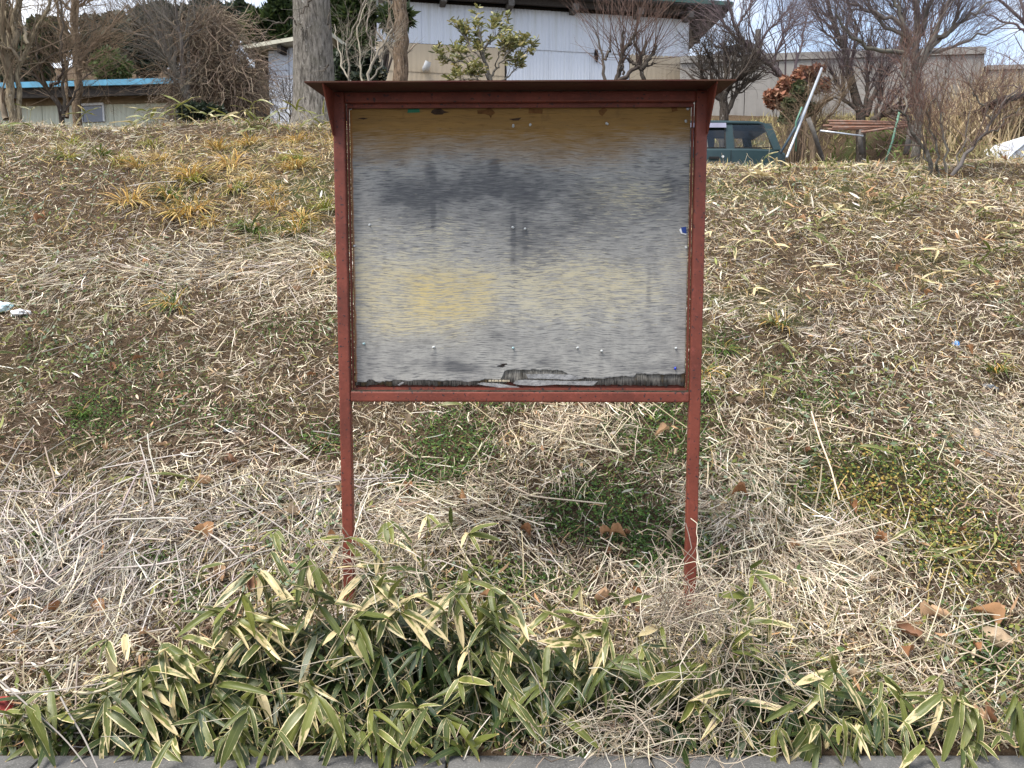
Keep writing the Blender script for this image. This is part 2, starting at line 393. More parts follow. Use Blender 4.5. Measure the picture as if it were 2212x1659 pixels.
FRESH_SHADE = np.clip(FRESH_SHADE * .95 + .16 * blob(1250, 350, 130, 40) + .2 * blob(820, 335, 120, 40) - .25 * blob(1450, 340, 60, 40), 0, 1)
DARK = .55 * blob(1110, 395, 140, 55) + .35 * blob(1010, 400, 70, 60) + .55 * blob(870, 430, 110, 55) + .45 * blob(1440, 400, 70, 75) + .35 * blob(1230, 480, 190, 70) + .35 * blob(930, 370, 14, 22, 4) + .4 * blob(1065, 355, 12, 24, 4) \
    + .4 * blob(1145, 560, 60, 60) + .75 * blob(930, 790, 90, 17) + .5 * blob(1020, 798, 60, 16) + .5 * blob(1065, 728, 45, 22) + .75 * blob(1455, 792, 45, 16) + .5 * blob(1290, 800, 90, 14) + .5 * blob(1180, 780, 40, 20) + .35 * blob(800, 800, 50, 14) + .35 * blob(1390, 790, 60, 12) + .3 * blob(1350, 560, 60, 40)
DARK = DARK + .22 * blob(1120, 440, 340, 95)
for (dx_, dy_, dl) in [(935, 440, 60), (1108, 510, 70), (1134, 512, 40), (937, 770, 25), (1108, 772, 30), (1298, 776, 28), (1400, 620, 60), (830, 560, 50)]: DARK = DARK + .32 * blob(dx_, dy_, 6, dl, 3)
DARK = np.clip(DARK * (1 + nz1 * 1.6 + nz2 * .8) + nz3 * .25 + .05, 0, 1)
CREAM = .55 + .38 * blob(960, 640, 120, 52, 6) + .45 * blob(900, 665, 140, 90, 4) + .5 * blob(1290, 600, 150, 45) + .45 * blob(1200, 640, 110, 60) + .35 * blob(840, 560, 110, 90) + .3 * blob(1350, 430, 110, 60) + .35 * blob(1020, 376, 40, 7) + .3 * blob(970, 490, 30, 50) + .45 * blob(1205, 742, 40, 9) + .4 * blob(1400, 412, 70, 20) + .25 * blob(1100, 560, 320, 90) + .25 * blob(1060, 740, 30, 14)
CREAM = np.clip(CREAM * (1 + nz1 * .9) - .55 * DARK - .42 * sstep(zpix(690), zpix(760), Zg) + nz3 * .3, 0, 1)
YEL = np.clip((.42 * blob(975, 640, 98, 50, 8) + .35 * blob(905, 655, 140, 82, 4) + .22 * blob(1260, 605, 150, 50) + .2 * blob(1330, 420, 90, 30)) * (1 + nz1 * 1.2), 0, 1)
wear_shade = np.stack([FRESH_SHADE, DARK, CREAM], -1).reshape(-1, 3)
me = new_mesh('face_veneer', V, Q, np.concatenate([wear_shade, wear_shade]), smooth=False)
at2 = me.attributes.new('yel', 'FLOAT', 'POINT'); at2.data.foreach_set('value', np.concatenate([YEL.ravel(), YEL.ravel()]).astype(np.float32))
m, t = mat_new('weathered_plywood'); N = NT(t); v = N.n('ShaderNodeTexCoord').outputs['Object']
sep = N.n('ShaderNodeSeparateColor', {0: N.n('ShaderNodeAttribute', attribute_name='col').outputs['Color']}).outputs
fresh_shade, dark, cream = sep[0], sep[1], sep[2]; yel = N.n('ShaderNodeAttribute', attribute_name='yel').outputs['Fac']
warp = N.n('ShaderNodeMapping', {'Vector': v, 'Scale': (1, 1, 1)}).outputs[0]
wz = N.math('MULTIPLY', N.math('SUBTRACT', N.noise(3.2, 3, .5, v), .5), .055)
cmb = N.n('ShaderNodeCombineXYZ', {0: 0.0, 1: 0.0, 2: wz}).outputs[0]
vw = N.n('ShaderNodeVectorMath', {0: v, 1: cmb}, operation='ADD').outputs[0]
f1 = N.noise(1.0, 4, .62, vw, (13, 1, 225)); f2 = N.noise(1.0, 4, .62, vw, (34, 1, 360), (5, 2, 9)); f3 = N.noise(1.0, 4, .6, vw, (5, 1, 60), (2, 7, 3)); f5 = N.noise(1.0, 5, .65, vw, (18, 1, 270), (9, 3, 1)); f4 = N.noise(1.0, 5, .6, v, (18, 1, 14), (1, 1, 4))
grey = N.mix(N.ramp(f3, .3, .7), (.345, .333, .308), (.235, .228, .215))
grey = N.mix(N.ramp(f4, .38, .66), grey, (.40, .385, .35))
grey = N.mix(N.math('MULTIPLY', N.ramp(f5, .50, .62), .85), grey, (.12, .12, .125))
dk = N.math('MULTIPLY', N.math('SUBTRACT', N.math('ADD', N.math('ADD', dark, N.math('MULTIPLY', N.math('SUBTRACT', f5, .5), 1.5)), N.math('MULTIPLY', N.math('SUBTRACT', f4, .5), .9)), .24), 1.35, clamp=True)
grey = N.mix(N.math('MULTIPLY', dk, .80, clamp=True), grey, (.085, .086, .092))
creamc = N.mix(yel, N.mix(N.ramp(f2, .4, .6), (.57, .52, .38), (.50, .455, .34)), (.62, .48, .20))
th = N.math('SUBTRACT', N.math('ADD', N.math('MULTIPLY', f1, .55), N.math('MULTIPLY', f2, .45)), N.math('SUBTRACT', .640, N.math('MULTIPLY', cream, .17)))
cm = N.math('MULTIPLY', th, 18.0, clamp=True)
cc = N.mix(N.math('MULTIPLY', cm, .85), grey, creamc)
cc = N.mix(N.math('MULTIPLY', yel, .30), cc, (.56, .45, .21))
frc = N.mix(N.ramp(f3, .35, .65), (.285, .165, .055), (.235, .140, .052))  # unweathered wood tone, darkened to put the roof's shade into the colour
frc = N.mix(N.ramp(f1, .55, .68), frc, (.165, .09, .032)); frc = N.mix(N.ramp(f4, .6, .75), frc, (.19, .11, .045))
fm = N.math('MULTIPLY', N.math('SUBTRACT', N.math('ADD', fresh_shade, N.math('MULTIPLY', N.math('SUBTRACT', f1, .5), .9)), .22), 1.7, clamp=True)
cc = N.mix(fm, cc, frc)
cc = N.mix(N.math('MULTIPLY', N.ramp(f2, .63, .70), .75), cc, (.05, .05, .052))
edgex = N.n('ShaderNodeSeparateXYZ', {0: v}).outputs; rl_ = N.math('MULTIPLY', N.math('SUBTRACT', N.math('ADD', N.math('MULTIPLY', edgex[0], -1.0), N.math('MULTIPLY', N.math('SUBTRACT', f4, .5), .02)), .584), 160.0, clamp=True); cc = N.mix(N.math('MULTIPLY', rl_, .8), cc, (.30, .12, .03))
hgt = N.math('ADD', N.math('MULTIPLY', f1, .6), f2)
N.out(N.bsdf(cc, .85, .15, N.bump(hgt, .55, .0016))); M['ply'] = m
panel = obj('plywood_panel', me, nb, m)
V, Q, X, Zg = ply_sheet('core', CU, CZ, .0485, 420, 40, .006, 2, .006)
m, t = mat_new('torn_ply_core'); N = NT(t); v = N.n('ShaderNodeTexCoord').outputs['Object']
g1 = N.noise(1.0, 5, .7, v, (330, 1, 22)); g2 = N.noise(1.0, 4, .6, v, (18, 1, 8))
c = N.mix(N.ramp(g1, .36, .62), (.035, .034, .033), (.36, .33, .28)); c = N.mix(N.ramp(g2, .45, .62), c, (.10, .095, .09), 'MULTIPLY'); c = N.mix(N.ramp(g2, .55, .7), c, (.30, .22, .12))
N.out(N.bsdf(c, .9, .1, N.bump(g1, .9, .003)))
obj('core_ply', new_mesh('core_ply', V, Q), panel, m)
M['splint'] = m_plain('grey_splinter', (.27, .265, .26), .9, .1, .35, 40, bump=.5)
M['pale'] = m_plain('pale_splinter', (.50, .43, .31), .9, .1, .3, 60, bump=.4)
def flat(name, pts, y, th, mat, parent):            # a thin torn piece from picture pixels
    P = [bp(*p) for p in pts]; return MB().prism(P, 'y', y, y + th).build(name, mat, parent)
flat('splinter', [(1113, 822), (1135, 820), (1200, 822), (1290, 823), (1280, 832), (1200, 830), (1160, 833), (1120, 831), (1108, 828)], .0395, .0025, M['splint'], panel)
flat('splinter', [(1040, 826), (1075, 828), (1100, 832), (1122, 836), (1108, 838), (1080, 837), (1045, 832), (1030, 829)], .036, .0025, M['splint'], panel)
flat('splinter', [(1136, 808), (1180, 807), (1230, 809), (1262, 816), (1240, 820), (1180, 818), (1140, 817)], .040, .002, M['splint'], panel)
for k in range(14):
    x = 1055 + k * 3.2 + random.uniform(-1, 1); flat('splinter', [(x, 821), (x + 2.4, 820), (x + 3.2, 824), (x + .4, 824.5)], .041 - .001 * (k % 3), .002, M['pale'], panel)
flat('splinter', [(868, 825), (872, 827), (862, 833), (857, 832)], .041, .003, M['splint'], panel)
M['black'] = m_plain('black_stain', (.022, .018, .016), .9, .1, .4, 90, bump=.2)
flat('rot_hole', [(1072, 791), (1084, 788), (1080, 786), (1094, 785), (1096, 787), (1088, 789), (1093, 791), (1084, 793), (1078, 792)], .0437, .0012, M['black'], panel)
M['greentape'] = m_plain('green_tape', (.012, .14, .07), .5, .3, .2, 30, bump=.1)
M['browntape'] = m_plain('brown_tape_residue', (.14, .065, .022), .75, .15, .35, 60, bump=.3)
M['darktape'] = m_plain('dark_tape_residue', (.05, .03, .02), .8, .15, .4, 60, bump=.3)
flat('green_tape', [(880, 235), (905, 234), (906, 242), (879, 243)], .0440, .0009, M['greentape'], panel)
flat('tape_residue', [(932, 238), (938, 235), (952, 234), (960, 240), (970, 242), (958, 244), (955, 247), (938, 247), (930, 243)], .0440, .0009, M['darktape'], panel)
flat('tape_residue', [(1030, 238), (1048, 237), (1056, 231), (1064, 237), (1070, 244), (1062, 249), (1060, 256), (1056, 249), (1046, 246), (1031, 246)], .0440, .0009, M['browntape'], panel)
flat('tape_residue', [(1142, 235), (1172, 236), (1171, 246), (1141, 245)], .0440, .0009, M['browntape'], panel)
flat('tape_residue', [(1292, 240), (1304, 232), (1311, 239), (1300, 252), (1294, 247)], .0440, .0009, M['browntape'], panel)
flat('tape_residue', [(1098, 257), (1110, 256), (1126, 254), (1120, 260), (1108, 260)], .0440, .0009, M['darktape'], panel)
flat('tape_residue', [(770, 255), (782, 253), (794, 255), (784, 257)], .0440, .0009, M['darktape'], panel)
flat('tape_residue', [(1448, 233), (1460, 232), (1462, 241), (1450, 243)], .0440, .0009, M['browntape'], panel)
M['clearplast'] = m_plain('clear_plastic', (.55, .57, .56), .15, .6, .1, 30, bump=0); M['pinblue'] = m_plain('blue_plastic', (.02, .05, .45), .25, .5, .15, 30, bump=0); M['pinteal'] = m_plain('faded_teal_plastic', (.40, .58, .60), .4, .4, .2, 30, bump=0)
M['steel'] = m_plain('dull_steel', (.42, .42, .42), .35, .5, .2, 50, bump=.1, metal=.8)
def pin_mesh():
    b = MB(); prof = [(.0, .0045), (-.002, .0045), (-.003, .0022), (-.008, .0020), (-.009, .0040), (-.011, .0038)]
    b.tube([(0, y, 0) for y, r in prof], [r for y, r in prof], 10); return b.mesh('push_pin', smooth=True)
pm = {}
for k in ('clearplast', 'pinblue', 'pinteal'):
    pm[k] = pin_mesh(); pm[k].materials.append(M[k])
for px, py, k in [(1108, 273, 'clearplast'), (1145, 269, 'clearplast'), (1309, 267, 'clearplast'), (1480, 264, 'clearplast'), (1108, 492, 'clearplast'), (1134, 494, 'clearplast'), (937, 750, 'clearplast'), (1108, 752, 'pinteal'), (785, 743, 'pinteal'), (1298, 758, 'clearplast'), (1458, 752, 'clearplast'), (1457, 794, 'pinblue'), (1480, 534, 'clearplast'), (797, 485, 'clearplast'), (1246, 752, 'clearplast')]:
    x, z = bp(px, py); o = obj('push_pin', pm[k], panel, loc=(x, .0448, z)); o.rotation_euler = (random.uniform(-.35, .45), random.uniform(-.2, .2), random.uniform(-.4, .4))
sm = MB().tube([(0, 0, 0), (0, -.001, 0), (0, -.003, 0)], [.006, .006, .0035], 12).mesh('screw', smooth=False); sm.materials.append(M['steel'])
for px, py in [(755, 233), (1123, 230), (764, 531), (1484, 236)]:
    x, z = bp(px, py); obj('screw', sm, panel, loc=(x, .0449, z))
M['bluescrap'] = m_plain('blue_paper', (.02, .05, .22), .5, .3, .2, 30, bump=0); M['whitepaper'] = m_plain('white_paper', (.75, .75, .75), .6, .3, .1, 30, bump=0)
flat('paper_scrap', [(1469, 492), (1480, 490), (1481, 505), (1471, 503)], .0430, .0010, M['bluescrap'], panel); flat('paper_scrap', [(1465, 497), (1469, 493), (1472, 504), (1481, 505.5), (1480, 508), (1469, 505)], .0422, .0007, M['whitepaper'], panel)
# ------------------------------------------------------------------ buildings
def m_sheet(name, col, dirt, streak=.5, rough=.45, soot=None):
    m, t = mat_new(name); N = NT(t); v = N.n('ShaderNodeTexCoord').outputs['Object']
    oi = N.n('ShaderNodeObjectInfo')
    s1 = N.noise(1.0, 5, .65, v, (9, 9, .35)); s2 = N.noise(1.5, 5, .6, v)
    c = N.mix(N.math('MULTIPLY', N.ramp(s1, .5, .75), streak), col, dirt)
    c = N.mix(N.math('MULTIPLY', N.ramp(s2, .5, .7), streak * .5), c, tuple(x * .8 for x in col))
    c = N.mix(N.math('MULTIPLY', oi.outputs['Random'], .16), c, tuple(x * .7 for x in col))
    N.out(N.bsdf(c, rough, .35)); return m
M['tinwhite'] = m_sheet('white_tin', (.62, .65, .71), (.40, .40, .34)); M['tinbeige'] = m_sheet('beige_tin', (.50, .40, .275), (.33, .26, .17), .35); M['tincream'] = m_sheet('cream_tin', (.55, .56, .44), (.33, .33, .25), .5)
M['darkwood'] = m_plain('dark_wood', (.045, .038, .033), .85, .15, .3, 20, bump=.3); M['greywood'] = m_plain('grey_wood', (.12, .11, .10), .85, .15, .3, 20, bump=.3)
M['darkroof'] = m_plain('dark_roof', (.05, .05, .048), .6, .3, .3, 3, bump=.2); M['blueroof'] = m_plain('blue_tin', (.09, .27, .40), .5, .4, .2, 3, bump=.1)
M['glassdark'] = m_plain('window_glass', (.10, .12, .16), .12, .6, .2, 1.5, bump=0); M['alu'] = m_plain('white_frame', (.62, .63, .63), .5, .4, .1, 5, bump=0)
def corr(w, h, pitch, depth, name):
    """one corrugated sheet, x 0..w, z 0..h, facing -y"""
    n = max(4, int(round(w / pitch)) * 4); xs = np.linspace(0, w, n + 1); ys = -depth * .5 * (1 - np.cos(xs / pitch * 2 * np.pi))
    V = [(x, y, 0) for x, y in zip(xs, ys)] + [(x, y, h) for x, y in zip(xs, ys)]
    return new_mesh(name, V, np.array([[i, i + 1, n + 2 + i, n + 1 + i] for i in range(n)]), smooth=True)
def frame_at(p, q):
    """matrix: x along p->q (horizontal), z up, origin p"""
    d = Vector((q.x - p.x, q.y - p.y, 0)); a = math.atan2(d.y, d.x); return Matrix.Translation(p) @ Matrix.Rotation(a, 4, 'Z'), d.length, a
# --- white barn behind the board
pR = at(1488, 46, 21.2); yawb = R(11); pR.z = 0
barn_len = 7.4
pL = Vector((pR.x - math.cos(yawb) * barn_len, pR.y - math.sin(yawb) * barn_len, 0))
barn = empty('barn', (pL.x, pL.y, 3.4), 'big white and beige corrugated tin barn with dark eaves behind the board', 'barn'); barn.rotation_euler = (0, 0, yawb)
def bx(px):                                # picture column -> local x on the barn front
    r = (px - CX) / F / cP * 1.0
    # iterate for height ~7 m
    best = min(((abs(proj(pL.x + math.cos(yawb) * s, pL.y + math.sin(yawb) * s, 7.0)[0] - px), s) for s in np.linspace(-.5, 8.5, 900)))
    return best[1]
def bz(px, py):
    s = bx(px); Y = pL.y + math.sin(yawb) * s
    return at(px, py, Y).z - 3.4
zt = bz(1488, 46); zb1 = bz(1090, 104); zb2 = bz(1420, 120)
SW = .47; ncol = int(barn_len / SW) ; SW = barn_len / ncol
sh_up = corr(SW * 1.01, zt - zb1 + .03, .0783, .016, 'wall_sheet'); sh_up.materials.append(M['tinwhite'])
sh_lo = corr(SW * 1.01, zb1, .0783, .016, 'wall_sheet'); sh_lo.materials.append(M['tinwhite'])
x_b0, x_b1, x_b2 = bx(812), bx(1090), bx(1361)
for i in range(ncol):
    x = i * SW; obj('wall_sheet', sh_up, barn, loc=(x, -.002 * (i % 2), zb1))
    c = x + SW / 2
    if x_b1 < c < x_b2 or c < x_b0: obj('wall_sheet', sh_lo, barn, loc=(x, .02 - .002 * (i % 2), .02))
def beige(x0, x1, ztop, seam):
    n = max(1, int(round((x1 - x0) / .62))); w = (x1 - x0) / n
    a = corr(w * 1.005, ztop - seam, .115, .012, 'beige_sheet'); a.materials.append(M['tinbeige']); b = corr(w * 1.005, seam + .03, .115, .012, 'beige_sheet'); b.materials.append(M['tinbeige'])
    for i in range(n):
        obj('beige_sheet', a, barn, loc=(x0 + i * w, -.006 - .002 * (i % 2), seam)); obj('beige_sheet', b, barn, loc=(x0 + i * w, .008 - .002 * (i % 2), 0))
beige(x_b0, x_b1, zb1 - .01, bz(950, 158)); beige(x_b2, barn_len, zb2, bz(1420, 138))
MB().box(0, barn_len, .035, .16, 0, zt + .1).build('wall_core', M['darkwood'], barn); 
MB().box(0, .12, .16, 7.0, 0, zt - .6).build('side_wall', M['tinwhite'], barn); MB().box(barn_len - .12, barn_len, .16, 7.0, 0, zt - .6).build('side_wall', M['tinwhite'], barn)
# shed roof: high at the front, falls to the back; overhangs the right end
rmesh = MB(); e0, e1, yo, yb = -.5, barn_len + .85, -.55, 7.4
rz = zt + .20
rmesh.add([(e0, yo, rz), (e1, yo, rz), (e1, yb, rz - .9), (e0, yb, rz - .9), (e0, yo, rz + .07), (e1, yo, rz + .07), (e1, yb, rz - .83), (e0, yb, rz - .83)], [(0, 3, 2, 1), (4, 5, 6, 7), (0, 1, 5, 4), (1, 2, 6, 5), (2, 3, 7, 6), (3, 0, 4, 7)])
broof = rmesh.build('roof', M['darkroof'], barn)
M['greenedge'] = m_plain('green_roof_edge', (.03, .09, .075), .5, .4, .3, 3, bump=.1)
MB().box(e0, e1, yo - .03, yo - .001, rz + .03, rz + .12).build('roof_edge', M['greenedge'], broof)
MB().box(e0 + .05, e1 - .05, yo + .25, yo + .33, zt + .05, rz - .02).build('eave_beam', M['darkwood'], barn)
for px in (770, 955, 1097, 1233, 1370, 1487):
    x = min(max(bx(px), .1), barn_len - .12); MB().box(x - .055, x + .075, yo + .12, .03, zt - .04, zt + .1).build('rafter_end', M['greywood'], barn)
for k in range(4): MB().box(barn_len, barn_len + .8, 1.2 + k * 1.5, 1.32 + k * 1.5, zt - .12 - k * .19, zt + .02 - k * .19).build('purlin', M['darkwood'], barn)
# vent pipe elbow, hanging dark rag
x = bx(918); z = bz(918, 150)
vp = MB().tube([(x, .02, z), (x, -.10, z), (x + .01, -.17, z - .0), (x + .03, -.21, z + .06), (x + .05, -.23, z + .12)], [.075, .075, .08, .075, .07], 14, cap=False).build('vent_pipe', M['alu'], barn, smooth=True)
MB().tube([(x + .045, -.225, z + .10), (x + .05, -.229, z + .117)], [.066, .066], 14).build('vent_mouth', M['black'], vp)
x = bx(1287); z = bz(1287, 122)
MB().prism([(x - .03, z + .16), (x + .03, z + .12), (x + .05, z - .02), (x + .02, z - .16), (x - .02, z - .10), (x - .05, z + .03)], 'y', -.06, -.03).build('torn_rag', M['black'], barn)
# --- small white shed behind the big trunk
p = at(579, 112, 14.2); q = at(712, 90, 14.0); Mx, ln, a = frame_at(p, q)
shed = empty('tin_shed', (p.x, p.y, 2.7), 'narrow white tin shed wall half hidden behind the thick trunk', 'shed'); shed.rotation_euler = (0, 0, a)
hs = p.z - 2.7; n = 3; w = ln / n; sl = (q.z - p.z) / ln
for i in range(n):
    mm = corr(w * 1.01, hs + sl * w * (i + .3), .0783, .016, 'wall_sheet'); mm.materials.append(M['tinwhite']); obj('wall_sheet', mm, shed, loc=(i * w, -.002 * (i % 2), 0))
MB().box(.02, ln, .03, 2.2, 0, hs - .05).build('wall_core', M['darkwood'], shed)
M['creamedge'] = m_plain('cream_roof_edge', (.50, .48, .38), .6, .3, .2, 3, bump=.1)
rr = MB().add([(-.30, -.25, hs + .02 - .30 * sl), (ln + .1, -.25, hs + .02 + sl * (ln + .1)), (ln + .1, 2.4, hs + .02 + sl * (ln + .1)), (-.30, 2.4, hs + .02 - .3 * sl), (-.30, -.25, hs + .08 - .30 * sl), (ln + .1, -.25, hs + .08 + sl * (ln + .1)), (ln + .1, 2.4, hs + .08 + sl * (ln + .1)), (-.30, 2.4, hs + .08 - .3 * sl)], [(0, 3, 2, 1), (4, 5, 6, 7), (0, 1, 5, 4), (1, 2, 6, 5), (2, 3, 7, 6), (3, 0, 4, 7)])
rr.build('roof', M['creamedge'], shed)
for k in range(3): MB().box(-.24 + k * .5, -.17 + k * .5, -.22, .028, hs - .10 + sl * (k * .5 - .2), hs + sl * (k * .5 - .2)).build('rafter_end', M['darkwood'], shed)
MB().box(-.26, -.02, .05, .12, hs - .30, hs - .06).build('eave_board', M['darkwood'], shed)
gut = MB().tube([(-.33, -.2, hs - .10), (-.33, -.2, hs - .28), (-.29, -.15, hs - .5), (-.29, -.15, 0)], [.05, .045, .035, .035], 8).build('downpipe', M['tinwhite'], shed)
# --- low cream shed with blue roof edge, far left
p = at(-60, 230, 15.7); q = at(404, 219, 15.0); Mx, ln, a = frame_at(p, q)
gs = empty('low_shed', (p.x, p.y, 2.7), 'low cream corrugated shed with bright blue roof edge among bare trees', 'shed'); gs.rotation_euler = (0, 0, a)
hs = (p.z + q.z) / 2 - 2.7; sl = (q.z - p.z) / ln; n = 6; w = ln / n
mm = corr(w * 1.005, hs + .25, .085, .02, 'wall_sheet'); mm.materials.append(M['tincream'])
for i in range(n): obj('wall_sheet', mm, gs, loc=(i * w, -.002 * (i % 2), 0))
MB().box(0, ln, .03, 3.5, 0, hs - .1).build('wall_core', M['darkwood'], gs)
def slab(x0, x1, y0, y1, z0, z1, sl):
    V = [(x, y, z + sl * x) for z in (z0, z1) for y in (y0, y1) for x in (x0, x1)]
    return MB().add(V, [(0, 2, 3, 1), (4, 5, 7, 6), (0, 1, 5, 4), (2, 6, 7, 3), (0, 4, 6, 2), (1, 3, 7, 5)])
h0 = p.z - 2.7
slab(-.2, ln + .25, -.35, 3.8, h0 + .22, h0 + .275, sl).build('roof', M['darkroof'], gs)
for k in range(6): slab(-.2 + k * (ln + .45) / 6 + .002, -.2 + (k + 1) * (ln + .45) / 6 - .002, -.40, -.353, h0 + .205 + .003 * (k % 2), h0 + .30, sl).build('roof_edge', M['blueroof'], gs)
slab(-.15, ln + .2, -.33, -.28, h0 + .05, h0 + .215, sl).build('fascia', M['darkwood'], gs)
slab(0, ln, -.05, -.02, h0 - .02, h0 + .10, sl).build('header_board', m_plain('brown_board', (.20, .15, .09), .8, .2, .3, 5), gs)
u0 = (at(180, 240, 15.3).x - p.x) / math.cos(a); u1 = (at(228, 240, 15.3).x - p.x) / math.cos(a); zt_ = at(200, 227, 15.2).z - 2.7; zb_ = at(200, 262, 15.2).z - 2.7
wf = MB().box(u0 - .03, u1 + .03, -.07, -.025, zt_, zt_ + .04).box(u0 - .03, u0, -.06, -.025, zb_, zt_ - .001).box(u1, u1 + .03, -.06, -.025, zb_, zt_ - .001).build('window_frame', M['alu'], gs)
MB().box(u0 + .002, u1 - .002, -.040, -.030, zb_, zt_ - .003).build('window_pane', M['glassdark'], wf)
# --- concrete wall on the right
m, t = mat_new('old_concrete'); N = NT(t); v = N.n('ShaderNodeTexCoord').outputs['Object']; oi = N.n('ShaderNodeObjectInfo')
c = N.mix(N.ramp(N.noise(2.0, 6, .65, v), .3, .7), (.33, .31, .285), (.25, .235, .215)); c = N.mix(N.math('MULTIPLY', N.ramp(N.noise(1.0, 5, .6, v, (6, 6, .5)), .5, .72), .6), c, (.15, .135, .12))
c = N.mix(N.math('MULTIPLY', oi.outputs['Random'], .3), c, (.20, .185, .17)); N.out(N.bsdf(c, .9, .2, N.bump(N.noise(40, 5, .7, v), .4, .01))); M['conc'] = m
p = at(1470, 122, 20.6); q = at(2129, 101, 19.7); Mx, ln, a = frame_at(p, q)
cw = empty('concrete_wall', (p.x, p.y, 4.2), 'long weathered grey concrete wall behind the bare trees', 'wall'); cw.rotation_euler = (0, 0, a)
n = 9; w = ln / n; hh = p.z - 4.2
for i in range(n):
    MB().box(.006, w - .006, 0, .22, 0, hh - .16 + (q.z - p.z) * (i + .5) / n).build('panel', M['conc'], cw, bevel=.01, seg=1, loc=(i * w, .01 * ((i * 7) % 3) / 2, 0))
MB().add([(x, y, z + (q.z - p.z) * x / ln) for z in (hh - .155, hh) for y in (-.04, .26) for x in (0, ln)], [(0, 2, 3, 1), (4, 5, 7, 6), (0, 1, 5, 4), (2, 6, 7, 3), (0, 4, 6, 2), (1, 3, 7, 5)]).build('coping', M['conc'], cw)
p2 = at(2129, 142, 19.7); w2 = empty('low_concrete_wall', (q.x, q.y, 4.2), 'lower grey concrete wall continuing at the right edge above dry grass', 'wall'); w2.rotation_euler = (0, 0, a)
for i in range(6): MB().box(.03, w - .006, .02, .22, 0, p2.z - 4.2 - .1).build('panel', M['conc'], w2, bevel=.01, seg=1, loc=(i * w, 0, 0))
MB().box(.03, 6 * w, -.02, .25, p2.z - 4.2 - .095, p2.z - 4.2).build('coping', M['conc'], w2)
# --- gabled house roof behind the wall
pa = at(1615, 88, 30); pl = at(1540, 122, 30); pr = at(1660, 122, 30)
hz = empty('house', (pa.x, 30, 5), 'small gabled house roof peeking over the concrete wall', 'house')
wl_ = pl.x - pa.x; wr_ = pr.x - pa.x; zc = pa.z - 5; ze = pl.z - 5
M['housewall'] = m_plain('pale_plaster', (.42, .41, .42), .9, .2, .2, 2); M['rooftile'] = m_plain('grey_rooftile', (.10, .10, .115), .7, .3, .3, 8)
MB().prism([(wl_ * .9, 0), (wr_ * .9, 0), (wr_ * .9, ze), (0, zc - .12), (wl_ * .9, ze)], 'y', .3, 6).build('wall', M['housewall'], hz)
MB().prism([(wl_ * 1.08, ze - .12), (0, zc - .10), (0, zc + .06), (wl_ * 1.08, ze + .04)], 'y', 0, 6.3).build('roof', M['rooftile'], hz); MB().prism([(wr_ * 1.08, ze - .12), (0, zc - .10), (0, zc + .06), (wr_ * 1.08, ze + .04)], 'y', 0.001, 6.299).build('roof', M['rooftile'], hz)
wf = MB().box(-.22, .22, .27, .30, zc - .62, zc - .32).build('window', M['alu'], hz); MB().box(-.19, .19, .262, .271, zc - .59, zc - .35).build('pane', M['glassdark'], wf)
pp = at(1638, 100, 27); pt = at(1638, 64, 27)
MB().tube([(pp.x, 27, 6), (pt.x, 27, pt.z)], .09, 8).build('utility_pole', M['greywood'], label='short grey pole standing beside the far gabled house', cat='pole')
# ------------------------------------------------------------------ trees
def resample(pts, K):
    pts = np.array([tuple(p) for p in pts], float); d = np.concatenate([[0], np.cumsum(np.linalg.norm(np.diff(pts, axis=0), axis=1))]); s = np.linspace(0, d[-1], K)
    # smooth with a Catmull-like blend
    out = np.stack([np.interp(s, d, pts[:, k]) for k in range(3)], 1)
    for _ in range(2): out[1:-1] = .25 * out[:-2] + .5 * out[1:-1] + .25 * out[2:]
    return out
def limb(Z, pts, Y, r0, r1, dY=.0, K=14, wob=.012):
    """a limb through detail-view pixels at distance Y, drifting dY in depth"""
    n = len(pts); P = [at(*Z(p), Y + dY * i / max(1, n - 1)) for i, p in enumerate(pts)]
    P = resample(P, K); P[1:-1] += rng.normal(size=(K - 2, 3)) * wob
    return P, np.linspace(r0, r1, K)
def spawn(P, Rr, n, Ln, ang=(.4, .9), up=.2, curl=.12, K=6, rr=.34, rend=.3, tmin=.2, taper=.5, grav=0.0, rmin=.0015):
    N, Kp, _ = P.shape
    pid = np.repeat(np.arange(N), n); M_ = len(pid); tt = rng.uniform(tmin, 1, M_) * (Kp - 1.001); k = tt.astype(int); f = tt - k
    p0 = P[pid, k] * (1 - f)[:, None] + P[pid, k + 1] * f[:, None]; T = P[pid, k + 1] - P[pid, k]; T /= np.linalg.norm(T, axis=1, keepdims=True) + 1e-9
    perp = rng.normal(size=(M_, 3)); perp -= T * (perp * T).sum(1, keepdims=True); perp /= np.linalg.norm(perp, axis=1, keepdims=True) + 1e-9
    an = rng.uniform(*ang, M_)[:, None]; D = T * np.cos(an) + perp * np.sin(an); D[:, 2] += up; D /= np.linalg.norm(D, axis=1, keepdims=True)
    ln = rng.uniform(*Ln, M_) * (1 - taper * tt / (Kp - 1))
    P2 = walk(p0, D, ln, K, curl, grav); r = np.maximum(Rr[pid, k] * rr * rng.uniform(.6, 1.1, M_), rmin)
    return P2, r[:, None] * np.linspace(1, rend, K)[None, :]
BK = {'grey': (.16, .145, .125), 'dark': (.085, .07, .058), 'tan': (.27, .22, .15), 'purple': (.15, .115, .12), 'brown': (.19, .14, .095), 'pale': (.33, .29, .23), 'redbrown': (.16, .095, .075)}
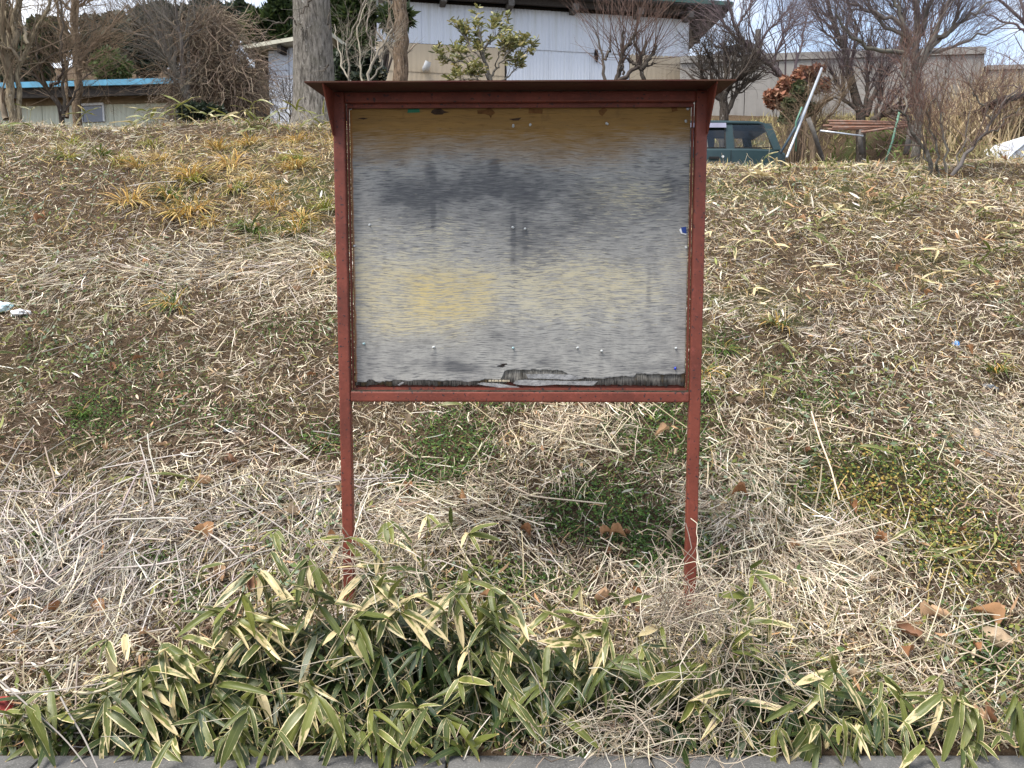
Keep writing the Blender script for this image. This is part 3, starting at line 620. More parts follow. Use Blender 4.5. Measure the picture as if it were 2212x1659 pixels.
def bare_tree(name, label, Y, limbs, levels, bark='grey', twigbark=None, cat='tree', group=None, trunk_n=1, sides=7, colvar=.12, Z=None, wob=.012):
    """limbs: list of (Z, pts, r0, r1, dY); the first trunk_n are the trunk. levels: spawn settings"""
    LP = [limb(z, pts, Y, r0, r1, dy, wob=wob) for (z, pts, r0, r1, dy) in limbs]
    base = LP[0][0][0].copy(); gz = float(ground_h(base[0], base[1]))
    root = empty(name, (base[0], base[1], min(gz, base[2])), label, cat, group); off = np.array([base[0], base[1], min(gz, base[2])])
    tr = Bag(); br = Bag(); tc_ = BK[twigbark or bark]
    P = np.stack([p for p, r in LP]); Rr = np.stack([r for p, r in LP])
    for i in range(trunk_n):                      # root the trunk in the ground
        P[i, 0, 2] = min(P[i, 0, 2], float(ground_h(P[i, 0, 0], P[i, 0, 1])) - .05) if i == 0 else P[i, 0, 2]
    tr.add(*strands(P[:trunk_n] - off, Rr[:trunk_n], 9, col=BK[bark], colvar=.06))
    if len(P) > trunk_n: br.add(*strands(P[trunk_n:] - off, Rr[trunk_n:], sides, col=BK[bark], colvar=.1))
    cur = (P, Rr)
    for li, s in enumerate(levels):
        s = dict(s); sd_ = s.pop('sides', 4 if li == 0 else 3); cb = s.pop('bark', None)
        cur = spawn(*cur, **s); br.add(*strands(cur[0] - off, cur[1], sd_, col=BK[cb] if cb else np.array(BK[bark]) * (1 - (li + 1) / len(levels)) + np.array(tc_) * (li + 1) / len(levels), colvar=colvar))
    obj('trunk', tr.mesh('trunk', True), root, M['bark2']); 
    if br.n: obj('branches', br.mesh('branches', True), root, M['bark'])
    return root, off, cur
m, t = mat_new('trunk_bark'); N = NT(t); v = N.n('ShaderNodeTexCoord').outputs['Object']; c0 = N.n('ShaderNodeAttribute', attribute_name='col').outputs['Color']
b1 = N.noise(1.0, 7, .75, v, (40, 40, 9)); b2 = N.noise(5, 5, .6, v); b3 = N.noise(1.0, 3, .5, v, (55, 55, 24), (3, 1, 5))
c = N.mix(N.ramp(b1, .38, .58), N.mix(1.0, c0, (.32, .31, .30), 'MULTIPLY'), N.mix(1.0, c0, (1.35, 1.35, 1.35), 'MULTIPLY')); c = N.mix(N.math('MULTIPLY', N.ramp(b2, .5, .7), .5), c, N.mix(1.0, c0, (.7, .72, .62), 'MULTIPLY'))
c = N.mix(N.math('MULTIPLY', N.ramp(b3, .655, .70), .8), c, (.42, .40, .36))
N.out(N.bsdf(c, .9, .1, N.bump(b1, 1.0, .03))); M['bark2'] = m

# thick trunk just left of the board, with its limbs above the picture
Yt = 8.75
tp = [(2040, 860), (2035, 700), (2025, 500), (2020, 300), (2015, 150), (2010, 0), (2000, -250), (1990, -500)]
P = resample([at(*Z1(p), Yt) for p in tp], 40); P[0, 2] -= .25; wv = np.interp(np.linspace(0, 1, 40), [0, .06, .2, .5, 1], [.30, .235, .205, .185, .15])
base = P[0].copy(); base[2] = float(ground_h(base[0], base[1])); root = empty('thick_trunk_tree', tuple(base), 'thick grey barked tree trunk standing just left of the board', 'tree')
V, Q, C = strands((P - base)[None], wv[None], 36, side=np.array([[1., 0, 0]]), col=(.21, .19, .165), colvar=0)
an = np.arctan2(V[:, 1] - np.repeat((P - base)[:, 1], 36), V[:, 0] - np.repeat((P - base)[:, 0], 36)); ce_ = np.repeat(P - base, 36, 0)
dsp = (fbm(an * 4, V[:, 2] * 1.6, 5) - .5) * .05 + (fbm(an * 16, V[:, 2] * 3, 15) - .5) * .035; V = ce_ + (V - ce_) * (1 + dsp * 1.6)[:, None]
obj('trunk', new_mesh('trunk', V, Q, C, smooth=True), root, M['bark2'])
tb = Bag(); l0 = [limb(Z1, [(2010, -250), (1900, -420), (1750, -640)], Yt, .09, .05), limb(Z1, [(2000, -300), (2150, -500), (2300, -700)], Yt, .09, .05, -.6), limb(Z1, [(1990, -480), (1980, -700), (2000, -900)], Yt, .13, .06, .3)]
for p, r in l0:
    tb = Bag(); cur = (p[None] - base, r[None]); tb.add(*strands(*cur, 8, col=BK['grey']))
    for kw in (dict(n=8, Ln=(.6, 1.2), K=6), dict(n=6, Ln=(.3, .6), K=4)): cur = spawn(*cur, **kw); tb.add(*strands(*cur, 4, col=BK['grey']))
    obj('branch', tb.mesh('branch', True), root, M['bark'])
# small bare sprays on the trunk
for pts in ([(1895, 120), (1830, 130), (1760, 160), (1700, 230), (1640, 290)], [(1900, 130), (1950, 190), (1960, 260)], [(2010, 0), (1960, 60), (1930, 110)], [(2130, 190), (2110, 120), (2120, 60)], [(2120, 420), (2090, 450), (2080, 490)]):
    Pp, Rp = limb(Z1, pts, Yt - .24, .010, .003, K=10); cur = (Pp[None] - base, Rp[None]); tb = Bag(); tb.add(*strands(*cur, 4, col=BK['dark']))
    cur = spawn(*cur, n=7, Ln=(.08, .3), K=5, curl=.2, rr=.6); tb.add(*strands(*cur, 3, col=BK['grey'])); obj('branch', tb.mesh('branch', True), root, M['bark'])

bare_tree('bare_tree', 'slim straight brownish trunk in front of the barn, right of the thick trunk', 12.0, [(Z2, [(905, 640), (905, 525), (912, 350), (915, 150), (905, 0), (900, -200)], .108, .09, 0), (Z2, [(870, 240), (850, 190), (830, 140), (850, 60), (880, -20)], .02, .01, -.2)], [dict(n=6, Ln=(.3, .7)), dict(n=5, Ln=(.15, .4), K=4)], 'brown', 'pale')
BTG = 'bare trees at the left'
bare_tree('bare_tree', 'tan smooth-barked multi-stem tree at the far left edge', 9.6, [
    (Z1, [(95, 790), (75, 600), (55, 460), (75, 330), (100, 200), (115, 0), (120, -120)], 0.050, .028, 0), (Z1, [(125, 790), (112, 560), (130, 400), (180, 285), (260, 150), (330, 0), (360, -80)], 0.032, .014, .3),
    (Z1, [(40, 770), (15, 640), (-20, 540), (-60, 400)], .035, .02, 0), (Z1, [(60, 460), (30, 330), (10, 180), (20, 40), (0, -100)], .032, .016, -.2), (Z1, [(75, 340), (60, 200), (20, 60), (40, -80)], .03, .015, .2), (Z1, [(180, 285), (170, 200), (120, 120), (60, 10)], .02, .01, .2), (Z1, [(130, 400), (80, 320), (0, 280), (-60, 200)], .02, .01, -.2)],
    [dict(n=12, Ln=(.5, 1.3), up=.3, K=7), dict(n=9, Ln=(.2, .7), K=5)], 'tan', 'brown', trunk_n=2)
bare_tree('bare_tree', 'straight grey-brown trunk in front of the low cream shed', 11.0, [
    (Z1, [(510, 775), (505, 550), (490, 300), (480, 100), (485, -60), (490, -150)], .056, .036, 0), (Z1, [(432, 760), (425, 550), (415, 300), (385, 100), (360, -60)], .024, .014, .5), (Z1, [(490, 110), (440, 60), (400, 20), (340, -20)], .02, .012, 0), (Z1, [(485, 60), (540, 20), (600, -10)], .02, .012, 0), (Z1, [(500, 420), (600, 300), (720, 180), (800, 100)], .022, .01, .4), (Z1, [(500, 470), (560, 400), (700, 330), (760, 290)], .016, .006, -.3)],
    [dict(n=18, Ln=(.5, 1.5), up=.15, K=7), dict(n=10, Ln=(.2, .7), K=5)], 'brown', 'brown', trunk_n=2)
bare_tree('bare_tree', 'dark low forked tree in front of the cream shed, left of its window', 10.3, [
    (Z1, [(410, 760), (390, 690), (330, 600), (270, 520), (200, 470), (120, 440)], .032, .012, 0), (Z1, [(410, 760), (405, 620), (402, 450), (400, 260), (410, 100), (390, 0)], .022, .010, 0), (Z1, [(330, 560), (370, 530), (400, 460), (400, 380)], .02, .010, -.2), (Z1, [(300, 550), (250, 400), (230, 250), (260, 120)], .016, .007, -.1), (Z1, [(420, 720), (470, 640), (520, 520), (600, 460)], .016, .006, .1), (Z1, [(200, 470), (250, 390), (420, 330), (560, 230), (660, 160)], .012, .005, 0)],
    [dict(n=16, Ln=(.4, 1.4), up=.2, K=7, curl=.15), dict(n=10, Ln=(.15, .6), K=5)], 'dark', 'brown', trunk_n=1)
bare_tree('bare_tree', 'grey leaning many-branched bare tree left of the vine-hung bush', 11.8, [
    (Z1, [(1225, 700), (1190, 560), (1140, 440), (1060, 310), (960, 220), (880, 130), (820, 40)], .06, .014, 0), (Z1, [(1140, 440), (1120, 300), (1080, 150), (1040, 20), (1030, -80)], .035, .012, .2), (Z1, [(1190, 560), (1170, 400), (1160, 220), (1130, 60), (1140, -60)], .035, .012, -.2), (Z1, [(1100, 370), (1010, 240), (960, 120), (930, 0)], .03, .01, .3), (Z1, [(1210, 640), (1230, 480), (1210, 300), (1250, 120), (1240, -40)], .03, .012, .2), (Z1, [(1060, 310), (1020, 260), (900, 220), (800, 200), (720, 190)], .02, .006, 0), (Z1, [(1140, 560), (1110, 500), (1060, 470)], .015, .006, -.3)],
    [dict(n=22, Ln=(.6, 1.5), up=.25, K=7, ang=(.25, .7)), dict(n=10, Ln=(.25, .7), K=5, ang=(.3, .8))], 'grey', 'grey', trunk_n=1)
bare_tree('bare_shrub', 'pale thin bare shrub between the two trunks in front of dark evergreens', 11.0, [
    (Z2, [(590, 560), (595, 420), (560, 300), (620, 160), (690, 40), (720, -60)], .016, .006, 0), (Z2, [(690, 560), (720, 440), (760, 340), (830, 220), (860, 180)], .022, .010, 0), (Z2, [(680, 560), (660, 400), (640, 250), (650, 120), (700, 20)], .014, .006, .2), (Z2, [(610, 520), (540, 400), (520, 300), (500, 150)], .012, .005, .2), (Z2, [(760, 340), (720, 260), (700, 160), (720, 60)], .012, .005, -.2), (Z2, [(720, 500), (790, 430), (800, 300), (780, 180)], .012, .005, .1)],
    [dict(n=9, Ln=(.3, .8), up=.3, K=6), dict(n=6, Ln=(.12, .4), K=4)], 'pale', 'pale', cat='shrub')
bare_tree('bare_shrub', 'dark twiggy shrub against the narrow white shed wall', 10.5, [(Z1, [(1890, 840), (1850, 700), (1830, 600), (1820, 520)], .010, .004, 0), (Z1, [(1890, 840), (1810, 740), (1760, 660), (1720, 560)], .010, .004, 0), (Z1, [(1880, 820), (1870, 720), (1880, 620), (1890, 560)], .010, .004, -.2)], [dict(n=14, Ln=(.2, .5), up=.2, K=6), dict(n=7, Ln=(.1, .3), K=4)], 'dark', 'dark', cat='shrub')
# pruned tree in front of the barn with long straight shoots
bare_tree('pruned_tree', 'pruned bare tree with knobbly limbs and straight shoots before the barn', 13.0, [
    (Z3, [(290, 860), (300, 760), (330, 620), (365, 480), (345, 400), (370, 290)], .045, .018, 0), (Z3, [(545, 860), (540, 720), (540, 600), (525, 540), (485, 460), (470, 350)], .04, .014, 0), (Z3, [(365, 470), (400, 440), (440, 370), (480, 300), (490, 250)], .035, .016, .1), (Z3, [(540, 640), (600, 570), (650, 490), (680, 425)], .04, .016, 0), (Z3, [(300, 770), (400, 700), (500, 610), (560, 500), (580, 385)], .035, .018, 0), (Z3, [(215, 860), (195, 720), (175, 560), (150, 440), (110, 300)], .03, .010, .2), (Z3, [(540, 650), (470, 600), (405, 555)], .03, .02, 0), (Z3, [(550, 620), (620, 600), (670, 590)], .016, .008, 0), (Z3, [(200, 560), (250, 440), (240, 330)], .02, .008, 0), (Z3, [(360, 700), (360, 560), (370, 500)], .02, .01, 0)],
    [dict(n=15, Ln=(.7, 1.9), up=.55, K=6, curl=.06, ang=(.2, .9), tmin=.4, rr=.24, taper=.2), dict(n=4, Ln=(.15, .5), K=4, ang=(.2, .6), up=.3)], 'dark', 'redbrown', trunk_n=2)
# right-hand trees
bare_tree('bare_tree', 'dark bare fruit tree right behind the green car', 15.2, [
    (Z3, [(1320, 1090), (1300, 980), (1295, 860), (1370, 770), (1480, 700), (1590, 640)], .085, .025, 0), (Z3, [(1330, 1060), (1400, 910), (1440, 820), (1560, 770), (1640, 700)], .05, .018, 0), (Z3, [(1300, 980), (1230, 900), (1190, 800), (1100, 700)], .045, .015, 0), (Z3, [(1295, 870), (1330, 720), (1300, 580), (1330, 430)], .045, .015, .3), (Z3, [(1310, 800), (1220, 650), (1180, 520), (1100, 400)], .03, .01, -.2), (Z3, [(1480, 700), (1500, 560), (1440, 420)], .03, .01, .2), (Z3, [(1100, 760), (1080, 620), (1060, 480)], .03, .01, .4)],
    [dict(n=26, Ln=(.5, 1.3), up=.3, K=7, curl=.22, rr=.42), dict(n=10, Ln=(.2, .6), K=5, curl=.2)], 'dark', 'dark')
bare_tree('bare_tree', 'tall fine-twigged bare tree leaning left above the concrete wall', 15.5, [
    (Z4, [(760, 760), (690, 550), (560, 440), (470, 350), (370, 290), (320, 160), (280, 50), (250, -80)], .06, .016, 0), (Z4, [(370, 290), (300, 230), (210, 90), (160, -20)], .025, .01, .2), (Z4, [(330, 180), (400, 80), (450, -40)], .022, .01, .1), (Z4, [(470, 350), (500, 240), (600, 140), (700, 20)], .028, .01, .2), (Z4, [(560, 440), (600, 330), (640, 220), (690, 110)], .028, .01, -.2), (Z4, [(470, 350), (350, 370), (240, 330), (130, 250)], .025, .008, 0), (Z4, [(690, 550), (720, 400), (770, 250), (800, 80)], .03, .01, .3), (Z4, [(650, 500), (560, 480), (440, 440), (330, 440)], .02, .008, 0)],
    [dict(n=30, Ln=(.6, 1.5), up=.3, K=7, ang=(.3, .8), rr=.42), dict(n=12, Ln=(.25, .7), K=5, bark='purple')], 'purple', 'purple')
bare_tree('bare_tree', 'spreading bare tree behind the stacked rusty pipes', 13.5, [
    (Z4, [(1170, 790), (1160, 730), (1100, 600), (1060, 450), (1035, 300), (960, 120), (900, -60)], .075, .02, 0), (Z4, [(1180, 760), (1230, 620), (1300, 470), (1400, 340), (1500, 250)], .045, .014, 0), (Z4, [(1150, 740), (1060, 680), (1000, 560), (940, 450)], .035, .012, 0), (Z4, [(1220, 790), (1300, 740), (1390, 700), (1460, 700)], .06, .03, -.3), (Z4, [(1060, 450), (1120, 300), (1110, 150), (1050, 0)], .025, .01, .2), (Z4, [(1170, 740), (1190, 550), (1180, 380), (1220, 200)], .035, .012, .3), (Z4, [(1035, 300), (960, 260), (880, 160), (840, 40)], .02, .008, 0), (Z4, [(1240, 760), (1280, 600), (1270, 450)], .03, .01, 0)],
    [dict(n=30, Ln=(.5, 1.4), up=.3, K=7, ang=(.3, .8), rr=.42), dict(n=12, Ln=(.25, .7), K=5)], 'dark', 'purple')
bare_tree('bare_tree', 'large grey bare tree with many upright limbs at the right', 10.6, [
    (Z4, [(1485, 1060), (1525, 850), (1505, 620), (1500, 420), (1512, 260), (1520, 100), (1500, -80), (1490, -200)], .055, .03, 0), (Z4, [(1500, 340), (1440, 210), (1400, 90), (1330, -60)], 0.036, .018, 0), (Z4, [(1510, 300), (1560, 150), (1600, 20), (1620, -100)], .040, .022, .2), (Z4, [(1530, 430), (1600, 300), (1670, 140), (1740, -40)], .038, .018, -.2), (Z4, [(1440, 500), (1430, 330), (1420, 170), (1390, -40)], .03, .015, .3), (Z4, [(1430, 345), (1300, 335), (1150, 300), (1050, 210), (980, 90)], .03, .012, -.2), (Z4, [(1470, 230), (1380, 130), (1240, 80), (1060, 20)], .032, .012, .1), (Z4, [(1590, 340), (1700, 210), (1850, 100), (2000, 10)], .03, .012, .2), (Z4, [(1470, 470), (1540, 380), (1650, 330), (1800, 290), (1950, 210), (2120, 140)], .026, .008, 0), (Z4, [(1500, 260), (1300, 170), (1210, 60), (1150, -60)], .028, .012, .3), (Z4, [(1640, 240), (1720, 240), (1780, 100), (1800, -60)], .025, .01, 0)],
    [dict(n=26, Ln=(.5, 1.5), up=.4, K=7, ang=(.2, .7), rr=.26), dict(n=13, Ln=(.2, .8), K=5, bark='purple', rr=.5)], 'grey', 'purple', trunk_n=1)
bare_tree('bare_shrub', 'clump of thin crooked stems with twiggy tops at the right crest', 7.25, [
    (Z4, [(1640, 1150), (1560, 1000), (1490, 860), (1430, 740), (1330, 700)], 0.0209, 0.0072, 0), (Z4, [(1660, 1150), (1620, 980), (1590, 800), (1570, 690), (1640, 640)], 0.0121, 0.0048, -.1), (Z4, [(1710, 1150), (1695, 950), (1660, 760), (1640, 560), (1650, 400)], 0.0110, 0.0048, .1), (Z4, [(1740, 1150), (1840, 1020), (1920, 900), (2000, 790), (2070, 690), (2200, 560)], 0.0187, 0.0060, 0), (Z4, [(2000, 790), (1960, 720), (1890, 640), (1860, 500)], 0.0099, 0.0036, 0), (Z4, [(1920, 900), (2040, 830), (2150, 740), (2260, 660)], 0.0088, 0.0036, -.1), (Z4, [(1760, 1140), (1800, 960), (1850, 800), (1850, 650)], 0.0077, 0.0030, .2), (Z4, [(1430, 740), (1440, 620), (1420, 480), (1450, 340)], 0.0088, 0.0036, .1), (Z4, [(1990, 800), (2040, 660), (2030, 560)], 0.0077, 0.0030, 0), (Z4, [(1600, 1080), (1500, 760), (1520, 600)], 0.0077, 0.0036, .2)],
    [dict(n=18, Ln=(.3, .85), up=.25, K=7, curl=.16), dict(n=10, Ln=(.12, .45), K=5, curl=.2)], 'grey', 'redbrown', trunk_n=2, cat='shrub')
bare_tree('bare_tree', 'fine reddish twigs of a bare tree at the upper right corner', 12.5, [(Z4, [(2330, 900), (2300, 500), (2270, 250), (2200, 130), (2120, 60), (2020, -20)], .05, .016, 0), (Z4, [(2270, 250), (2180, 170), (2050, 130), (1950, 80)], .022, .008, 0), (Z4, [(2290, 350), (2200, 20), (2180, -80)], .03, .012, .2)], [dict(n=16, Ln=(.5, 1.2), up=.1, K=7, ang=(.4, 1.1)), dict(n=9, Ln=(.2, .5), K=5)], 'purple', 'purple')
bare_tree('bare_shrub', 'brown brushy bare shrub between the red bush and the rusty pipes', 11.5, [(Z4, [(820, 990), (830, 850), (860, 700), (960, 640)], .04, .02, 0), (Z4, [(820, 980), (780, 800), (800, 650), (880, 500)], .02, .008, 0), (Z4, [(850, 960), (900, 800), (1000, 700), (1060, 560)], .02, .008, 0), (Z4, [(780, 980), (740, 850), (700, 760)], .012, .005, 0), (Z4, [(900, 980), (950, 880), (1010, 820)], .012, .005, 0)], [dict(n=22, Ln=(.3, .9), up=.1, K=7, curl=.25), dict(n=9, Ln=(.15, .4), K=5, curl=.3)], 'brown', 'brown', cat='shrub')
def pal(cols, w, n):
    w = np.asarray(w, float); return np.asarray(cols, float)[rng.choice(len(cols), n, p=w / w.sum())]
# ------------------------------------------------------------------ leafy trees and bushes
def leaf_cloud(cl, n, size, cols, squash=.6, shell=.55, long=1.6, updown=.3):
    """cl: (K,6) centre+radii of clumps; returns verts, quads, colours of n leaves"""
    cl = np.asarray(cl, float); w = cl[:, 3] * cl[:, 4] * cl[:, 5]; k = rng.choice(len(cl), n, p=w ** .67 / (w ** .67).sum())
    d = rng.normal(size=(n, 3)); d /= np.linalg.norm(d, axis=1, keepdims=True); r = rng.uniform(shell, 1.05, n)[:, None] ** .6
    c = cl[k, :3] + d * r * cl[k, 3:]
    ax = rng.normal(size=(n, 3)) + d * .8; ax /= np.linalg.norm(ax, axis=1, keepdims=True); nrm = rng.normal(size=(n, 3)) * .7 + d + np.array([0, 0, updown]); sdv = np.cross(ax, nrm); sdv /= np.linalg.norm(sdv, axis=1, keepdims=True) + 1e-9
    s = size * rng.uniform(.6, 1.4, n)[:, None]
    V = np.stack([c - ax * s * long * .5, c + sdv * s * .5 - ax * s * .1, c + ax * s * long * .5, c - sdv * s * .5 - ax * s * .1], 1).reshape(-1, 3)
    Q = np.arange(4 * n).reshape(n, 4); ci = np.asarray(cols)[rng.integers(0, len(cols), n)] * rng.uniform(.7, 1.3, (n, 1))
    return V, Q, np.repeat(ci, 4, 0)
def clumps(Z, ells, Y, dep=1.0, sub=5, jit=.5, scale=.55):
    """picture ellipses -> many clumps in depth"""
    out = []
    for (x, y, rx, ry) in ells:
        c = at(*Z((x, y)), Y); e = at(*Z((x + rx, y)), Y); g = at(*Z((x, y - ry)), Y); RX = abs(e.x - c.x); RZ = abs(g.z - c.z); RY = dep * (RX + RZ) / 2
        for _ in range(sub):
            d = rng.normal(size=3); d /= np.linalg.norm(d); r = rng.uniform(0, 1) ** .5 * .75
            q = rng.uniform(.7, 1.2) * scale; out.append((c.x + d[0] * r * RX, c.y + d[1] * r * RY, c.z + d[2] * r * RZ, RX * q, RY * q, RZ * q))
    return np.array(out)
def leafy(name, label, cl, n, size, cols, cat='tree', stem=.06, barkc='dark', branch=True, mat='foliage', **kw):
    cx, cy = cl[:, 0].mean(), cl[:, 1].mean(); gz = float(ground_h(cx, cy)); off = np.array([cx, cy, gz])
    root = empty(name, tuple(off), label, cat)
    V, Q, C = leaf_cloud(cl, n, size, cols, **kw); obj('crown', new_mesh('crown', V - off, Q, C), root, M[mat])
    b = Bag(); top = cl[:, 2].max()
    P = resample([(0, 0, -.1), (.02, .02, (cl[:, 2].mean() - gz) * .5), (0, 0, top - gz - .1)], 10); b.add(*strands(P[None], np.linspace(stem, stem * .3, 10)[None], 8, col=BK[barkc]))
    if branch:
        for c in (cl if len(cl) < 40 else cl[rng.choice(len(cl), 26, replace=False)]):
            t_ = rng.uniform(.25, .8); s = P[int(t_ * 5)]; e = c[:3] - off; Pm = resample([s, s * .4 + e * .6 + rng.normal(size=3) * .08 - [0, 0, .08], e], 7); b.add(*strands(Pm[None], np.linspace(stem * .4, stem * .1, 7)[None], 5, col=BK[barkc]))
    obj('trunk', b.mesh('trunk', True), root, M['bark']); return root
DG = [(.020, .032, .018), (.032, .045, .024), (.015, .022, .014), (.050, .062, .036)]; PG = [(.045, .070, .022), (.065, .090, .026), (.028, .045, .017)]; CG = [(.060, .105, .024), (.085, .13, .03), (.04, .075, .02)]
leafy('evergreen_tree', 'dark broadleaf evergreen tree above the blue roofed shed', clumps(Z1, [(900, 300, 190, 150), (1020, 170, 200, 120), (960, 420, 150, 60)], 23, sub=14, scale=.5), 9000, .17, DG, stem=.16)
leafy('evergreen_tree', 'dark evergreen tree behind the straight trunk on the left', clumps(Z1, [(690, 200, 140, 120), (620, 340, 120, 140)], 25, sub=10, scale=.5), 6000, .17, DG, stem=.14)
leafy('evergreen_tree', 'dim evergreen tree behind the tan stems at the far left', clumps(Z1, [(330, 260, 150, 170), (200, 380, 140, 140), (20, 150, 90, 200), (20, 430, 60, 110)], 24, sub=8, scale=.5), 6000, .17, DG + PG, stem=.14)
leafy('evergreen_tree', 'dark evergreen behind the vine-hung bush', clumps(Z1, [(1350, 150, 190, 120), (1520, 120, 110, 120), (1300, 330, 190, 130)], 24, sub=9, scale=.5), 6500, .16, DG, stem=.14)
leafy('pine_tree', 'green pine tree behind the narrow white shed', clumps(Z1, [(1730, 150, 150, 110), (1840, 90, 110, 90), (1680, 260, 130, 60), (1850, 230, 90, 70)], 22, sub=9, scale=.42), 9000, .16, PG, stem=.14, long=3.2)
leafy('pine_tree', 'pine foliage between the two trunks right of the thick one', clumps(Z2, [(560, 120, 100, 120), (690, 60, 120, 80), (620, 260, 90, 80), (880, 110, 90, 50), (520, 30, 60, 60)], 16, sub=7, scale=.42), 8000, .11, PG, stem=.10, long=3.5)
leafy('conifer_bush', 'rounded bright green conifer bush rising above the blue roof', clumps(Z1, [(720, 470, 110, 100), (720, 390, 70, 60)], 19, sub=9, scale=.45), 6000, .11, CG, 'bush', .06, long=3.0)
leafy('pine_tree', 'pine top showing over the barn roof', clumps(Z2, [(1720, -20, 110, 25), (1900, -30, 90, 30), (1560, -25, 70, 20), (2240, 20, 60, 40)], 32, sub=6, scale=.5), 2500, .2, PG, stem=.2, long=3)
leafy('evergreen_bush', 'dark green bush with tiny cream flowers behind the bare shrub', clumps(Z2, [(600, 400, 110, 120), (700, 430, 110, 100), (560, 520, 80, 60)], 13, sub=9, scale=.5), 5000, .075, DG + [(.035, .055, .02)], 'bush', .05)
fl = clumps(Z2, [(750, 470, 80, 55), (640, 480, 60, 40)], 12.5, sub=6, scale=.55)
V, Q, C = leaf_cloud(fl, 420, .028, [(.52, .48, .30), (.42, .38, .22)], long=1.0); rt = empty('flowering_bush', tuple(fl[:, :3].mean(0)), 'cream flower sprays of a bush at the foot of the slim trunk', 'bush')
obj('flowers', new_mesh('flowers', V - fl[:, :3].mean(0), Q, C), rt, M['foliage']); V, Q, C = leaf_cloud(fl, 900, .05, DG); obj('crown', new_mesh('crown', V - fl[:, :3].mean(0), Q, C), rt, M['foliage'])
leafy('dark_bush', 'low dark green conifer bush right of the cream shed', clumps(Z1, [(1290, 730, 130, 50), (1400, 740, 60, 40)], 10.5, sub=6, scale=.5), 2500, .05, DG, 'bush', .03, long=3)
# clipped evergreen shrub, open, tufts of leaves at branch ends
root, off, cur = bare_tree('evergreen_shrub', 'open evergreen shrub with olive leaf tufts in front of the beige tin', 12.2, [(Z2, [(1480, 640), (1480, 540), (1450, 440), (1420, 330), (1410, 220), (1390, 150)], .035, .012, 0), (Z2, [(1460, 500), (1390, 400), (1290, 390), (1200, 370)], .018, .008, -.2), (Z2, [(1430, 380), (1350, 300), (1310, 220), (1270, 170)], .016, .006, .1), (Z2, [(1470, 480), (1540, 380), (1600, 320), (1640, 260)], .018, .008, 0), (Z2, [(1560, 380), (1640, 360), (1700, 320)], .012, .006, -.2), (Z2, [(1490, 540), (1580, 480), (1640, 420)], .014, .006, .2), (Z2, [(1430, 300), (1500, 240), (1530, 170)], .014, .006, .2), (Z2, [(1470, 560), (1380, 490), (1260, 510)], .014, .006, .2), (Z2, [(1400, 420), (1360, 350), (1280, 330)], .012, .006, .4), (Z2, [(1490, 460), (1520, 330), (1560, 280)], .012, .006, -.4), (Z2, [(1440, 560), (1420, 500), (1340, 460)], .012, .006, -.4)], [dict(n=9, Ln=(.12, .38), up=.45, K=5, tmin=.45, rr=.5), dict(n=3, Ln=(.06, .18), up=.5, K=4, tmin=.5, rr=.6)], 'grey', 'grey', cat='shrub')
tips_ = cur[0][:, -1]; k = np.repeat(np.arange(len(tips_)), 7); n = len(k); az = rng.uniform(0, 6.3, n); D = np.stack([np.cos(az), np.sin(az), rng.uniform(.1, 1.1, n)], 1); D /= np.linalg.norm(D, axis=1, keepdims=True)
P = walk(tips_[k] + rng.normal(size=(n, 3)) * .015, D, rng.uniform(.05, .10, n), 4, .1, .08); V, Q, C = strands(P, rng.uniform(.009, .015, n)[:, None] * np.array([.4, 1, 1, .3])[None], 2, col=pal([(.25, .24, .085), (.33, .30, .12), (.17, .175, .06), (.11, .12, .045), (.38, .31, .13)], [3, 2, 3, 2, 1], n), colvar=.2)
obj('crown', new_mesh('crown', V - off, Q, C), root, M['foliage'])
# red-leaved bush and the green shrub beside it
leafy('red_bush', 'orange-red leaved bush near the leaning silver pole', clumps(Z4, [(600, 630, 70, 60), (560, 670, 40, 40), (650, 560, 60, 50), (790, 490, 90, 50), (860, 450, 40, 30), (720, 510, 60, 40), (640, 690, 50, 30), (880, 560, 50, 50)], 14.5, sub=8, scale=.6), 2600, .07, [(.33, .14, .085), (.27, .115, .07), (.38, .20, .12), (.20, .10, .06)], 'bush', .02, 'brown')
leafy('green_shrub', 'dark green leafy shrub right behind the car, under the red bush', clumps(Z4, [(740, 590, 60, 60), (690, 690, 70, 60), (770, 650, 50, 60), (660, 770, 50, 40), (800, 720, 50, 60)], 13.6, sub=7, scale=.5), 3000, .075, [(.045, .065, .025), (.07, .085, .035), (.03, .045, .02), (.12, .12, .05)], 'shrub', .03, 'brown')
# vine-hung bush
rootp = at(*Z1((1420, 770)), 12.2); gz = float(ground_h(rootp.x, 12.2)); off = np.array([rootp.x, 12.2, gz]); rt = empty('vine_hung_bush', tuple(off), 'bush smothered in tangled dry brown vines beside the white shed', 'bush')
vb = Bag(); pts = clumps(Z1, [(1400, 470, 260, 150), (1300, 250, 200, 170), (1350, 100, 160, 120), (1480, 610, 220, 130), (1560, 420, 130, 110), (1250, 400, 120, 200), (1300, 690, 200, 70)], 12.2, sub=12, scale=.5)
k = rng.integers(0, len(pts), 4600); d = rng.normal(size=(4600, 3)); d /= np.linalg.norm(d, axis=1, keepdims=True); P0 = pts[k, :3] + d * pts[k, 3:] * .9
D = rng.normal(size=(4600, 3)) * [.5, .5, .3] + [0, 0, -.8]; D /= np.linalg.norm(D, axis=1, keepdims=True)
P = walk(P0, D, rng.uniform(.3, 1.1, 4600), 8, .38, .05); vb.add(*strands(P - off, np.repeat(rng.uniform(.0016, .0038, 4600)[:, None], 8, 1), 3, col=np.array([(.27, .205, .145), (.33, .26, .19), (.19, .14, .10)])[rng.integers(0, 3, 4600)], colvar=.2))
obj('vines', vb.mesh('vines'), rt, M['straw']); b = Bag()
